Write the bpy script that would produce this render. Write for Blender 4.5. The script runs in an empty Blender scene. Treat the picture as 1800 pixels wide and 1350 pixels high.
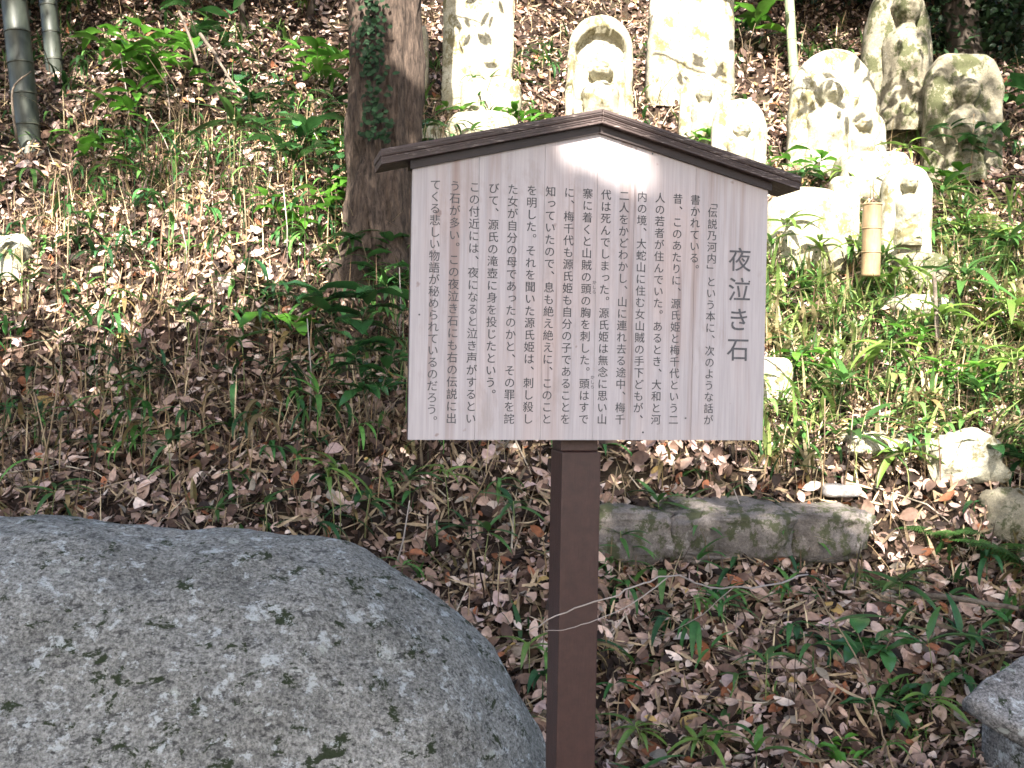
import bpy, math, random
import numpy as np
from mathutils import Vector, Matrix, noise

S = bpy.context.scene
COL = S.collection
rng = np.random.default_rng(11)
random.seed(11)
R = math.radians

# ---------------------------------------------------------------- camera
FPX = 1900.0                      # focal length in pixels of the 1800 px wide photograph
PITCH, ROLL, CZ = 0.0161, 0.0177, 1.5
cp, sp = math.cos(PITCH), math.sin(PITCH)
cr, sr = math.cos(ROLL), math.sin(ROLL)
_F = np.array([0, cp, -sp]); _U0 = np.array([0, sp, cp]); _R0 = np.array([1.0, 0, 0])
_R = cr * _R0 + sr * _U0; _U = -sr * _R0 + cr * _U0
cam = bpy.data.cameras.new('camera'); camo = bpy.data.objects.new('camera', cam); COL.objects.link(camo)
cam.sensor_width = 36; cam.lens = 36 * FPX / 1800; cam.clip_start = .05; cam.clip_end = 300
camo.matrix_world = Matrix(((_R[0], _U[0], -_F[0], 0), (_R[1], _U[1], -_F[1], 0), (_R[2], _U[2], -_F[2], CZ), (0, 0, 0, 1)))
S.camera = camo
# ---------------------------------------------------------------- sky, sun, exposure
SUN_EL, SUN_AZ = R(41), R(3)     # azimuth: degrees to the left of straight behind the viewer
SV = np.array([-math.sin(SUN_AZ) * math.cos(SUN_EL), -math.cos(SUN_AZ) * math.cos(SUN_EL), math.sin(SUN_EL)])
w = bpy.data.worlds.new('World'); S.world = w; w.use_nodes = True
nt = w.node_tree; bg = nt.nodes['Background']
sky = nt.nodes.new('ShaderNodeTexSky'); sky.sky_type = 'NISHITA'; sky.sun_disc = False
sky.sun_elevation = SUN_EL; sky.sun_rotation = math.atan2(SV[0], SV[1])
sky.dust_density = 2.0; sky.air_density = 1.0
nt.links.new(sky.outputs[0], bg.inputs[0]); bg.inputs[1].default_value = 0.11
sl = bpy.data.lights.new('sun', 'SUN'); sl.energy = 5.0; sl.angle = R(0.5); sl.color = (1, .95, .86)
so = bpy.data.objects.new('sun', sl); COL.objects.link(so)
so.rotation_euler = Vector(SV).to_track_quat('Z', 'Y').to_euler(); so.location = (-3, -8, 14)
S.view_settings.view_transform = 'Standard'; S.view_settings.look = 'None'
S.view_settings.exposure = 2.65; S.view_settings.gamma = 1
S.view_settings.use_curve_mapping = False
S.render.engine = 'CYCLES'
S.cycles.max_bounces = 6; S.cycles.transparent_max_bounces = 6
S.cycles.use_denoising = True
S.cycles.filter_width = 1.6

# ---------------------------------------------------------------- terrain
PY = np.array([-60, 2.6, 3.3, 4.0, 5.0, 6.0, 7.0, 8.0, 9.0, 10, 12, 16, 22, 40, 70.])
PZ = np.array([0, 0, .0, .07, .58, 1.34, 2.12, 2.85, 3.52, 4.2, 5.7, 8.8, 13.4, 22, 26.])
PYR = np.array([-60, 2.6, 3.3, 4.0, 5.02, 5.12, 5.34, 6.0, 7.0, 8.0, 9.0, 10, 12, 16, 22, 40, 70.])
PZR = np.array([0, 0, .0, .05, .52, .60, .90, 1.38, 2.08, 2.80, 3.5, 4.2, 5.7, 8.8, 13.4, 22, 26.])
_rn = np.random.default_rng(5)
_W = [(_rn.uniform(-1, 1, 2) * s, _rn.uniform(0, 6.28), a) for s, a in
      [(1.2, .05)] * 4 + [(3, .03)] * 5 + [(7, .017)] * 6 + [(16, .009)] * 6]
def H(x, y):
    x = np.asarray(x, float); y = np.asarray(y, float)
    t = np.clip((x - .12) / .5, 0, 1); t = t * t * (3 - 2 * t)
    z = (1 - t) * np.interp(y, PY, PZ) + t * np.interp(y, PYR, PZR)
    n = 0
    for k, p, a in _W: n = n + a * np.sin(k[0] * x + k[1] * y + p)
    return z + n * np.clip((y - 1) / 3, .3, 1)
def ray(px, py):
    d = _F + _R * (px - 900) / FPX - _U * (py - 675) / FPX
    return d / d[1]
def hit(px, py):
    d = ray(px, py); t = np.arange(2.2, 30, .01)
    z = CZ + d[2] * t
    below = z < H(d[0] * t, t)
    i = int(np.argmax(below)) if below.any() else len(t) - 1
    return np.array([d[0] * t[i], t[i], float(H(d[0] * t[i], t[i]))])
def at(px, py, Y):
    d = ray(px, py); return np.array([d[0] * Y, Y, CZ + d[2] * Y])
def proj(P):
    q = P - np.array([0, 0, CZ]); f = q @ _F
    return 900 + FPX * (q @ _R) / f, 675 - FPX * (q @ _U) / f

# ---------------------------------------------------------------- helpers
def tag(o, label=None, cat=None, group=None, kind=None):
    if label: o['label'] = label
    if cat: o['category'] = cat
    if group: o['group'] = group
    if kind: o['kind'] = kind
    return o
def empty(name, loc, rz=0, **k):
    o = bpy.data.objects.new(name, None); COL.objects.link(o)
    o.location = loc; o.rotation_euler = (0, 0, rz); o.empty_display_size = .1
    return tag(o, **k)
def np_mesh(name, V, faces, mat=None, cols=None, smooth=True):
    """faces: list of int arrays (n,3) or (n,4)"""
    me = bpy.data.meshes.new(name)
    V = np.asarray(V, np.float32)
    loops = np.concatenate([f.ravel() for f in faces]).astype(np.int32)
    tot = np.concatenate([np.full(len(f), f.shape[1]) for f in faces]).astype(np.int32)
    start = np.concatenate([[0], np.cumsum(tot)[:-1]]).astype(np.int32)
    me.vertices.add(len(V)); me.vertices.foreach_set('co', V.ravel())
    me.loops.add(len(loops)); me.loops.foreach_set('vertex_index', loops)
    me.polygons.add(len(tot)); me.polygons.foreach_set('loop_start', start); me.polygons.foreach_set('loop_total', tot)
    me.polygons.foreach_set('use_smooth', np.full(len(tot), smooth))
    if cols is not None:
        a = me.color_attributes.new('Col', 'FLOAT_COLOR', 'POINT')
        c = np.ones((len(V), 4), np.float32); c[:, :3] = cols
        a.data.foreach_set('color', c.ravel())
    me.update(calc_edges=True)
    if mat: me.materials.append(mat)
    return me
def link(name, me, parent=None, loc=None):
    o = bpy.data.objects.new(name, me); COL.objects.link(o)
    if parent: o.parent = parent
    if loc is not None: o.location = loc
    return o
class Soup:
    def __init__(s): s.V = []; s.F = {3: [], 4: []}; s.C = []; s.n = 0
    def add(s, V, faces, col=(1, 1, 1)):
        V = np.asarray(V, float).reshape(-1, 3)
        for f in faces:
            f = np.asarray(f, int)
            if len(f): s.F[f.shape[1]].append(f + s.n)
        s.V.append(V); s.C.append(np.broadcast_to(np.asarray(col, float), V.shape)); s.n += len(V)
    def inst(s, tv, tf, M, T, C):
        N = len(T); nv = len(tv)
        V = np.einsum('nij,vj->nvi', M, tv) + T[:, None, :]
        off = (np.arange(N) * nv)[:, None, None]
        s.add(V.reshape(-1, 3), [(np.asarray(tf)[None] + off).reshape(-1, np.asarray(tf).shape[1])],
              np.repeat(C, nv, axis=0))
    def mesh(s, name, mat, smooth=True):
        fs = [np.concatenate(s.F[k]) for k in (3, 4) if s.F[k]]
        return np_mesh(name, np.concatenate(s.V), fs, mat, np.concatenate(s.C), smooth)
def box(x0, x1, y0, y1, z0, z1):
    V = np.array([(x, y, z) for z in (z0, z1) for y in (y0, y1) for x in (x0, x1)], float)
    F = np.array([(0, 2, 3, 1), (4, 5, 7, 6), (0, 1, 5, 4), (2, 6, 7, 3), (0, 4, 6, 2), (1, 3, 7, 5)])
    return V, [F]
def tube(P, r, n=6, caps=True):
    P = np.asarray(P, float); m = len(P); r = np.broadcast_to(np.asarray(r, float), (m,))
    V = []; prev = np.array([1.0, 0, 0])
    for i in range(m):
        t = P[min(i + 1, m - 1)] - P[max(i - 1, 0)]; t = t / (np.linalg.norm(t) + 1e-9)
        a = prev - t * (prev @ t)
        if np.linalg.norm(a) < 1e-3: a = np.cross(t, [0, 1, .3])
        a /= np.linalg.norm(a); b = np.cross(t, a); prev = a
        for k in range(n):
            an = 2 * math.pi * k / n
            V.append(P[i] + r[i] * (a * math.cos(an) + b * math.sin(an)))
    F = [(i * n + k, i * n + (k + 1) % n, (i + 1) * n + (k + 1) % n, (i + 1) * n + k) for i in range(m - 1) for k in range(n)]
    T = []
    if caps:
        V.append(P[0]); V.append(P[-1]); a, b = m * n, m * n + 1
        T = [(a, (k + 1) % n, k) for k in range(n)] + [(b, (m - 1) * n + k, (m - 1) * n + (k + 1) % n) for k in range(n)]
    return np.array(V), [np.array(F), np.array(T, int).reshape(-1, 3)]
def obj(name, shapes, mat, parent=None, smooth=False, col=(1, 1, 1), bevel=0, **k):
    s = Soup()
    for V, F in shapes: s.add(V, F, col)
    o = link(name, s.mesh(name, mat, smooth), parent)
    if bevel:
        b = o.modifiers.new('b', 'BEVEL'); b.width = bevel; b.segments = 2; b.limit_method = 'ANGLE'
    return tag(o, **k)
def fbm(V, sc, oct=4, seed=0):
    o = Vector((seed * 7.3, seed * 3.1, seed * 1.7))
    return np.array([noise.fractal(Vector(v) * sc + o, 1.0, 2.0, oct) for v in V])

# ---------------------------------------------------------------- materials
def M(name, base=(.5, .5, .5), rough=.7, spec=.4):
    m = bpy.data.materials.new(name); m.use_nodes = True
    b = m.node_tree.nodes['Principled BSDF']
    b.inputs['Base Color'].default_value = (*base, 1); b.inputs['Roughness'].default_value = rough
    b.inputs['Specular IOR Level'].default_value = spec
    return m, m.node_tree, b
def N(nt, t, **k):
    n = nt.nodes.new(t)
    for a, v in k.items():
        if hasattr(n, a): setattr(n, a, v)
        else: n.inputs[a.replace('_', ' ')].default_value = v
    return n
def ramp(nt, src, stops):
    r = nt.nodes.new('ShaderNodeValToRGB'); e = r.color_ramp.elements
    while len(e) < len(stops): e.new(.5)
    for i, (p, c) in enumerate(stops):
        e[i].position = p; e[i].color = (*c, 1) if len(c) == 3 else c
    nt.links.new(src, r.inputs[0]); return r.outputs[0]
def noise_n(nt, vec, scale, detail=6, rough=.6, dist=0):
    n = nt.nodes.new('ShaderNodeTexNoise'); n.inputs['Scale'].default_value = scale
    n.inputs['Detail'].default_value = detail; n.inputs['Roughness'].default_value = rough
    n.inputs['Distortion'].default_value = dist
    if vec is not None: nt.links.new(vec, n.inputs['Vector'])
    return n.outputs['Fac']
def mix(nt, fac, a, b, mode='MIX'):
    m = nt.nodes.new('ShaderNodeMix'); m.data_type = 'RGBA'; m.blend_type = mode
    for i, s in ((0, fac), (6, a), (7, b)):
        if hasattr(s, 'is_linked') or hasattr(s, 'links'): nt.links.new(s, m.inputs[i])
        elif i == 0: m.inputs[0].default_value = s
        else: m.inputs[i].default_value = (*s, 1)
    return m.outputs[2]
def objc(nt, scale=(1, 1, 1), kind='Object'):
    tc = nt.nodes.new('ShaderNodeTexCoord'); mp = nt.nodes.new('ShaderNodeMapping')
    mp.inputs['Scale'].default_value = scale; nt.links.new(tc.outputs[kind], mp.inputs[0]); return mp.outputs[0]
def bump(nt, b, h, strength=.4, dist=.01):
    n = nt.nodes.new('ShaderNodeBump'); n.inputs['Strength'].default_value = strength; n.inputs['Distance'].default_value = dist
    nt.links.new(h, n.inputs['Height']); nt.links.new(n.outputs[0], b.inputs['Normal'])

def leafmat(name, rough, trans, spec=.5, tint=(1, 1, 1), vary=.35, attr=True, base=(.1, .2, .05)):
    m, nt, b = M(name, base, rough, spec)
    if attr:
        a = nt.nodes.new('ShaderNodeAttribute'); a.attribute_name = 'Col'; c = a.outputs['Color']
    else:
        oi = nt.nodes.new('ShaderNodeObjectInfo')
        lo = tuple(v * (1 - vary) for v in base); hi = (min(1, base[0] * (1 + vary * 1.3)), base[1] * (1 + vary), base[2] * (1 + vary * .6))
        c = ramp(nt, oi.outputs['Random'], [(0, lo), (1, hi)])
    n = noise_n(nt, objc(nt), 60 if not attr else 45, 3)
    c = mix(nt, .8, c, ramp(nt, n, [(.3, (.55,) * 3), (.7, (1.15,) * 3)]), 'MULTIPLY')
    nt.links.new(c, b.inputs['Base Color'])
    if trans:
        t = nt.nodes.new('ShaderNodeBsdfTranslucent'); nt.links.new(c, t.inputs[0])
        mx = nt.nodes.new('ShaderNodeMixShader'); mx.inputs[0].default_value = trans
        nt.links.new(b.outputs[0], mx.inputs[1]); nt.links.new(t.outputs[0], mx.inputs[2])
        nt.links.new(mx.outputs[0], nt.nodes['Material Output'].inputs[0])
    return m
m_litter = leafmat('dry_leaf', .7, .06, .18)
m_fallen = leafmat('large_dry_leaf', .6, .06, .25)
m_blade = leafmat('grass_blade', .5, .28, .3)
m_canopy = leafmat('canopy_leaf', .5, .25, .4)
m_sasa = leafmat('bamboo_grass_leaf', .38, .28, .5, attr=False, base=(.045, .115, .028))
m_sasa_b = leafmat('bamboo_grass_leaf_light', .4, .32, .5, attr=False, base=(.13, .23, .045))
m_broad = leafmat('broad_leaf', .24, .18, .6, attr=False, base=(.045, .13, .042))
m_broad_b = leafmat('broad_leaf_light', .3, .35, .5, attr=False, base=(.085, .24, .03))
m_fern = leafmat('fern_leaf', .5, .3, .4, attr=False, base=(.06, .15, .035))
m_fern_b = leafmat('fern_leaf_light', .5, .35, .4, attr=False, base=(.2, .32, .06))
m_stalk = leafmat('dry_stalk', .7, 0, .3)

m_ivy = leafmat('ivy_leaf', .75, .1, .2)
def soil():
    m, nt, b = M('forest_soil', rough=.95, spec=.2)
    v = objc(nt)
    n1 = noise_n(nt, v, 3, 5); n2 = noise_n(nt, v, 40, 6, .7)
    c = ramp(nt, n2, [(.3, (.01, .006, .004)), (.55, (.03, .018, .012)), (.75, (.09, .055, .038))])
    c = mix(nt, ramp(nt, n1, [(.5, (0, 0, 0)), (.65, (.5, .5, .5))]), c, (.05, .045, .02))
    nt.links.new(c, b.inputs['Base Color']); bump(nt, b, n2, .8, .03); return m
def stone(name, lo, hi, moss=(.07, .085, .02), moss_amt=.5, lichen=(.5, .5, .44), sc=1.0, specks=False, dark=(.06, .055, .05)):
    m, nt, b = M(name, rough=.88, spec=.25)
    v = objc(nt)
    n1 = noise_n(nt, v, 4 * sc, 8, .65); n2 = noise_n(nt, v, 55 * sc, 5, .7); n3 = noise_n(nt, v, 9 * sc, 6, .7, .5)
    n4 = noise_n(nt, v, 160 * sc, 3, .7)
    c = ramp(nt, n1, [(.3, lo), (.7, hi)])
    c = mix(nt, .75, c, ramp(nt, n2, [(.3, (.6,) * 3), (.7, (1.25,) * 3)]), 'MULTIPLY')
    c = mix(nt, .6, c, ramp(nt, n4, [(.35, (.55,) * 3), (.65, (1.3,) * 3)]), 'MULTIPLY')
    c = mix(nt, ramp(nt, n3, [(.60, (0, 0, 0)), (.66, (.65,) * 3)]), c, lichen)
    n5 = noise_n(nt, objc(nt, (1, 1, .8)), 6.5 * sc, 8, .75)
    c = mix(nt, ramp(nt, n5, [(1 - moss_amt, (0, 0, 0)), (1.05 - moss_amt, (.9,) * 3)]), c, moss)
    h = n2
    if specks:
        n6 = noise_n(nt, objc(nt, (1, 1, 1.5)), 12, 8, .72, .35)
        n7 = noise_n(nt, objc(nt, (1, 1, 2.2)), 26, 8, .7, .2)
        c = mix(nt, ramp(nt, n7, [(.40, (.9,) * 3), (.445, (0, 0, 0))]), c, dark)
        n8 = noise_n(nt, v, 95, 4, .8); c = mix(nt, .8, c, ramp(nt, n8, [(.38, (.3,) * 3), (.5, (1,) * 3), (.62, (1.6,) * 3)]), 'MULTIPLY')
        # round pale lichen rosettes
        vo = nt.nodes.new('ShaderNodeTexVoronoi'); vo.inputs['Scale'].default_value = 9; vo.inputs['Randomness'].default_value = 1
        nt.links.new(mix(nt, .06, v, nt.nodes[-1].outputs[0]) if False else v, vo.inputs['Vector'])
        ro = nt.nodes.new('ShaderNodeMath'); ro.operation = 'ADD'; nt.links.new(vo.outputs['Distance'], ro.inputs[0])
        nn = nt.nodes.new('ShaderNodeMath'); nn.operation = 'MULTIPLY'; nn.inputs[1].default_value = 1.3; nt.links.new(n3, nn.inputs[0])
        nt.links.new(nn.outputs[0], ro.inputs[1])
        c = mix(nt, ramp(nt, ro.outputs[0], [(.66, (.65,) * 3), (.71, (0, 0, 0))]), c, (.36, .36, .31))
        c = mix(nt, ramp(nt, n6, [(.578, (0, 0, 0)), (.60, (.97,) * 3)]), c, (.018, .024, .007))
        n9 = noise_n(nt, objc(nt, (1, 1, 1.3)), 17, 9, .78, .2); c = mix(nt, ramp(nt, n9, [(.56, (0, 0, 0)), (.60, (.8,) * 3)]), c, (.42, .42, .4))
        ad = nt.nodes.new('ShaderNodeMath'); ad.operation = 'ADD'; nt.links.new(n2, ad.inputs[0]); nt.links.new(n7, ad.inputs[1]); h = ad.outputs[0]
    nt.links.new(c, b.inputs['Base Color']); bump(nt, b, h, .7, .012); return m
def bark(name, a, bb, scale=(1, 1, .18), f=30):
    m, nt, b = M(name, rough=.9, spec=.2); v = objc(nt, scale)
    n = noise_n(nt, v, f, 8, .7, .4)
    nt.links.new(ramp(nt, n, [(.32, a), (.68, bb)]), b.inputs['Base Color']); bump(nt, b, n, 1, .02); return m
def wood(name, base, dark, streak=1.0):
    m, nt, b = M(name, rough=.6, spec=.3)
    v = objc(nt, (1, 1, .035)); oi = nt.nodes.new('ShaderNodeObjectInfo')
    add = nt.nodes.new('ShaderNodeVectorMath'); add.operation = 'ADD'
    nt.links.new(v, add.inputs[0]); nt.links.new(oi.outputs['Location'], add.inputs[1])
    n1 = noise_n(nt, v, 75, 5, .65, .25); n2 = noise_n(nt, v, 16, 4, .6, .2)
    n3 = noise_n(nt, objc(nt, (1, 1, .25)), 5, 4, .6)
    n4 = noise_n(nt, objc(nt), 24, 3, .5); n5 = noise_n(nt, v, 230, 2, .5)
    c = ramp(nt, n1, [(.3, tuple(x * .84 for x in base)), (.55, base), (.75, tuple(min(1, x * 1.06) for x in base))])
    c = mix(nt, ramp(nt, n2, [(.56, (0, 0, 0)), (.72, (.5 * streak,) * 3)]), c, dark)
    c = mix(nt, ramp(nt, n3, [(.5, (0, 0, 0)), (.75, (.4 * streak,) * 3)]), c, (.46, .33, .29))
    n6 = noise_n(nt, objc(nt, (1, 1, .5)), 9, 6, .75, .3); n7 = noise_n(nt, v, 34, 3, .6)
    c = mix(nt, ramp(nt, n4, [(.70, (0, 0, 0)), (.75, (.6,) * 3)]), c, (.2, .12, .1))
    c = mix(nt, ramp(nt, n6, [(.56, (0, 0, 0)), (.70, (.45,) * 3)]), c, (.30, .235, .21))
    c = mix(nt, ramp(nt, n7, [(.63, (0, 0, 0)), (.68, (.7,) * 3)]), c, (.26, .19, .18))
    c = mix(nt, .25, c, ramp(nt, n5, [(.35, (.75,) * 3), (.6, (1.1,) * 3)]), 'MULTIPLY')
    nt.links.new(c, b.inputs['Base Color']); bump(nt, b, n5, .15, .002); return m
def paint(name, base, worn, amt=.62, sc=(.06, 1, 1)):
    m, nt, b = M(name, rough=.5, spec=.4)
    v = objc(nt, sc); n1 = noise_n(nt, v, 140, 6, .75); n2 = noise_n(nt, objc(nt), 30, 5, .7)
    c = ramp(nt, n2, [(.3, tuple(x * .75 for x in base)), (.7, tuple(x * 1.25 for x in base))])
    c = mix(nt, ramp(nt, n1, [(amt, (0, 0, 0)), (amt + .06, (.85,) * 3)]), c, worn)
    nt.links.new(c, b.inputs['Base Color']); bump(nt, b, n1, .4, .004); return m
m_soil = soil()
m_boulder = stone('granite', (.135, .125, .11), (.28, .262, .235), moss_amt=.30, lichen=(.33, .32, .29), sc=.8, specks=True)
m_slab = stone('dark_granite', (.12, .105, .095), (.27, .25, .235), moss_amt=.28, lichen=(.34, .33, .31), sc=1, specks=True)
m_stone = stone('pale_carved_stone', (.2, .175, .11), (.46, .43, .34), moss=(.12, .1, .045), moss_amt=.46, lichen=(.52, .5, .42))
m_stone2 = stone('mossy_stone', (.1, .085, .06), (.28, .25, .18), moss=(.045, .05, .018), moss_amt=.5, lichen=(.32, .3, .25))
m_ledge = stone('ledge_rock', (.06, .05, .043), (.24, .205, .185), moss=(.045, .05, .02), moss_amt=.5, lichen=(.27, .24, .22), sc=1.6)
m_grey = stone('grey_stone', (.22, .2, .185), (.36, .33, .31), moss_amt=.3, lichen=(.42, .4, .38))
m_bark = bark('tree_bark', (.008, .006, .005), (.11, .078, .06), (1, 1, .22), 48)
m_bark_d = bark('dark_bark', (.02, .016, .012), (.09, .07, .055))
m_board = wood('pale_board_wood', (.42, .37, .375), (.25, .165, .14), 1.5)
m_brown = paint('brown_paint', (.044, .019, .015), (.16, .105, .085), .74, (1, 1, .1))
m_trim = paint('dark_brown_paint', (.022, .012, .011), (.12, .09, .08), .78)
m_roof = paint('weathered_brown_paint', (.055, .034, .03), (.36, .29, .26), .575)
m_ink, nti, bi = M('ink', (.055, .055, .065), .6, .3)
nti.links.new(ramp(nti, noise_n(nti, objc(nti, (1, 1, 1)), 3.0, 8, .85), [(.3, (.045, .045, .055)), (.5, (.075, .073, .08)), (.68, (.17, .15, .15))]), bi.inputs['Base Color'])
def culmmat(name, a, b2):
    m, nt, b = M(name, rough=.45, spec=.4); n = noise_n(nt, objc(nt, (1, 1, .25)), 14, 6, .7)
    nt.links.new(ramp(nt, n, [(.3, a), (.7, b2)]), b.inputs['Base Color']); return m
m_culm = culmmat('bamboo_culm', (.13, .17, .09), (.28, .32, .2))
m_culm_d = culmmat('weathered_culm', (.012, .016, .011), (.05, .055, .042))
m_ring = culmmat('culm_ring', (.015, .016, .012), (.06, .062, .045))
m_culm_t = culmmat('dry_culm', (.11, .07, .035), (.3, .21, .12))
m_branch = bark('dead_wood', (.06, .045, .035), (.2, .16, .125), (1, 1, 1), 20)
m_twig, _, _ = M('twig', (.3, .25, .22), .8, .2)

# ---------------------------------------------------------------- ground
def axis(parts):
    o = [np.arange(a, b, s) for a, b, s in parts]; return np.concatenate(o + [[parts[-1][1]]])
gx = axis([(-40, -12, 3), (-12, -6, .5), (-6, 7, .06), (7, 12, .5), (12, 40, 3)])
gy = axis([(-40, -4, 3), (-4, 2.5, .5), (2.5, 12, .05), (12, 18, .25), (18, 70, 2)])
X, Y = np.meshgrid(gx, gy); Z = H(X, Y)
nx, ny = len(gx), len(gy)
ii = (np.arange(ny - 1)[:, None] * nx + np.arange(nx - 1)[None]).ravel()
ground = link('ground', np_mesh('ground', np.stack([X.ravel(), Y.ravel(), Z.ravel()], 1), [np.stack([ii, ii + 1, ii + nx + 1, ii + nx], 1)], m_soil))
tag(ground, 'steep bank of dark forest soil rising behind the signboard', 'ground', kind='structure')

# ---------------------------------------------------------------- unseen shade trees toward the sun: crowns shaped by LIT to dapple the light
LIT = """
023443159469982110
033455279999995742
124366199999999842
234566188889999952
999999218888999986
441223113577999998
000000001356899999
000000000133589996
000000000000114860
000000000000001230
000000000000000010
000000000000000000
000000000000000000
000000000000000000""".split()
LIT = np.array([[int(c) for c in r] for r in LIT], float) / 9
def litmap(px, py):
    u = np.clip(px / 100 - .5, 0, 16.999); v = np.clip(py / 100 - .5, 0, 12.999)
    i = u.astype(int); j = v.astype(int); a = u - i; b = v - j
    return (LIT[j, i] * (1 - a) * (1 - b) + LIT[j, i + 1] * a * (1 - b) + LIT[j + 1, i] * (1 - a) * b + LIT[j + 1, i + 1] * a * b)
n = 260000
cx = rng.uniform(-8.5, 8.5, n); cy = rng.uniform(-.8, 15, n)
P0 = np.stack([cx, cy, H(cx, cy)], 1)
px, py = proj(P0); p = litmap(px, py)
sm = [(rng.normal(0, 1, 2) * s, rng.uniform(0, 6.28)) for s in [6, 9, 13] * 8]
g = sum(np.sin(k[0] * cx + k[1] * cy + q) for k, q in sm); rk = np.argsort(np.argsort(g)) / n
keep = ((rk > p * 1.36 - .07) & (p < .88)) | (p < .06)
crisp = (cy > 7.2) & (rng.random(n) < .5)
t = np.where(crisp, rng.uniform(4.2, 7, n), rng.uniform(9, 13.5, n))
Q = P0 + SV * t[:, None] + rng.normal(0, .015, (n, 3))
# an open gap where the sun reaches the peak of the board
apex = np.array([.20, 2.61, 2.045]); rel = Q - apex; rel = rel - (rel @ SV)[:, None] * SV; dist = np.hypot(rel[:, 0] / 2.1, np.linalg.norm(rel[:, 1:], axis=1))
keep &= (dist > .09)
dens = np.clip(1.8 - p * 5, .9, 1.8)[keep] * (1 + .25 * (cy[keep] < 5)); Q = Q[keep]; n = len(Q)
# extra leaves added toward the sun to shade the foot of the big trunk
m_ = 900; tr = np.stack([rng.uniform(-1.05, -.6, m_), np.full(m_, 6.75), rng.uniform(1.9, 3.5, m_)], 1) + SV * rng.uniform(6, 9, (m_, 1))
Q = np.concatenate([Q, tr]); dens = np.concatenate([dens, np.full(m_, 1.0)]); n = len(Q)
lv = np.array([(0, -.5, 0), (.22, -.1, .04), (.16, .3, .03), (0, .5, -.03), (-.16, .3, .03), (-.22, -.1, .04)], float); lf = np.array([(0, 1, 2, 3), (0, 3, 4, 5)])
def randrot(n, tilt=None):
    a = rng.normal(size=(n, 3)); a /= np.linalg.norm(a, axis=1)[:, None]
    if tilt is not None:
        a = np.array([0, 0, 1.0]) + rng.normal(0, tilt, (n, 3)); a /= np.linalg.norm(a, axis=1)[:, None]
    b = np.cross(a, rng.normal(size=(n, 3))); b /= np.linalg.norm(b, axis=1)[:, None]
    return np.stack([np.cross(b, a), b, a], 2)
crx = [(-7.5, -2.0), (.5, -4.5), (7.5, -1.5)]
which = np.digitize(Q[:, 0], [-4.2, 1.2])

labels = ['evergreen tree overhanging from the left, shading the boulder', 'evergreen tree overhanging from behind the viewer above the signboard', 'evergreen tree overhanging from the right, dappling the statues']
for k in range(3):
    q = Q[which == k]
    e = empty('evergreen_tree', (crx[k][0], crx[k][1], 0), label=labels[k], cat='tree', group='trees shading the bank from outside the frame')
    s = Soup(); sc = rng.uniform(.09, .15, len(q)) * dens[which == k]
    s.inst(lv, lf, randrot(len(q), .9) * sc[:, None, None], q - np.array([crx[k][0], crx[k][1], 0]), rng.uniform(.7, 1.2, (len(q), 1)) * np.array([[.05, .1, .025]]))
    o = link('crown', s.mesh('crown', m_canopy), e); o['kind'] = 'stuff'
    c = q.mean(0) - np.array([crx[k][0], crx[k][1], 0])
    top = np.array([c[0] * .5, c[1] * .4, 9.5])
    obj('trunk', [tube([(0, 0, -.3), (.05, 0, 2), top * [.5, .5, .5], top], [.3, .24, .2, .13], 12)], m_bark_d, e, True)
    for j in range(7):
        tgt = q[rng.integers(len(q))] - np.array([crx[k][0], crx[k][1], 0])
        obj('limb', [tube([top * .8, (top * .9 + tgt) / 2 + [0, 0, .4], tgt], [.07, .045, .012], 7)], m_bark_d, e, True)

# unseen crowns added further up the bank to cut the sky light
for (x0, x1, y0, y1, nn_, tx, ty, lab) in [(1.8, 9, 8.7, 18, 22000, 6.5, 15, 'dense evergreen tree further up the bank above the right hand statues'), (-9, -2.0, 9.2, 18, 18000, -6, 15.5, 'dense evergreen tree further up the bank above the left culms'), (-2.5, 2.2, 11.5, 20, 6000, .5, 18, 'evergreen tree further up the bank in the middle')]:
    q = np.stack([rng.uniform(x0, x1, nn_), y0 + (y1 - y0) * rng.random(nn_), rng.uniform(0, 1, nn_)], 1)
    q[:, 2] = np.maximum(H(q[:, 0], q[:, 1]) + 1.3, CZ + q[:, 1] * .40 + .2) + q[:, 2] * 2.2
    o3 = np.array([tx, ty, float(H(tx, ty))]); e = empty('evergreen_tree', o3, label=lab, cat='tree', group='trees shading the bank from outside the frame')
    s = Soup(); s.inst(lv, lf, randrot(nn_, .8) * rng.uniform(.16, .3, (nn_, 1, 1)), q - o3, rng.uniform(.7, 1.2, (nn_, 1)) * np.array([[.04, .08, .02]]))
    o = link('crown', s.mesh('crown', m_canopy), e); o['kind'] = 'stuff'
    obj('trunk', [tube([(0, 0, -.3), (.1, 0, 2), (0, -.1, 5)], [.26, .2, .1], 12)], m_bark_d, e, True)
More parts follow.
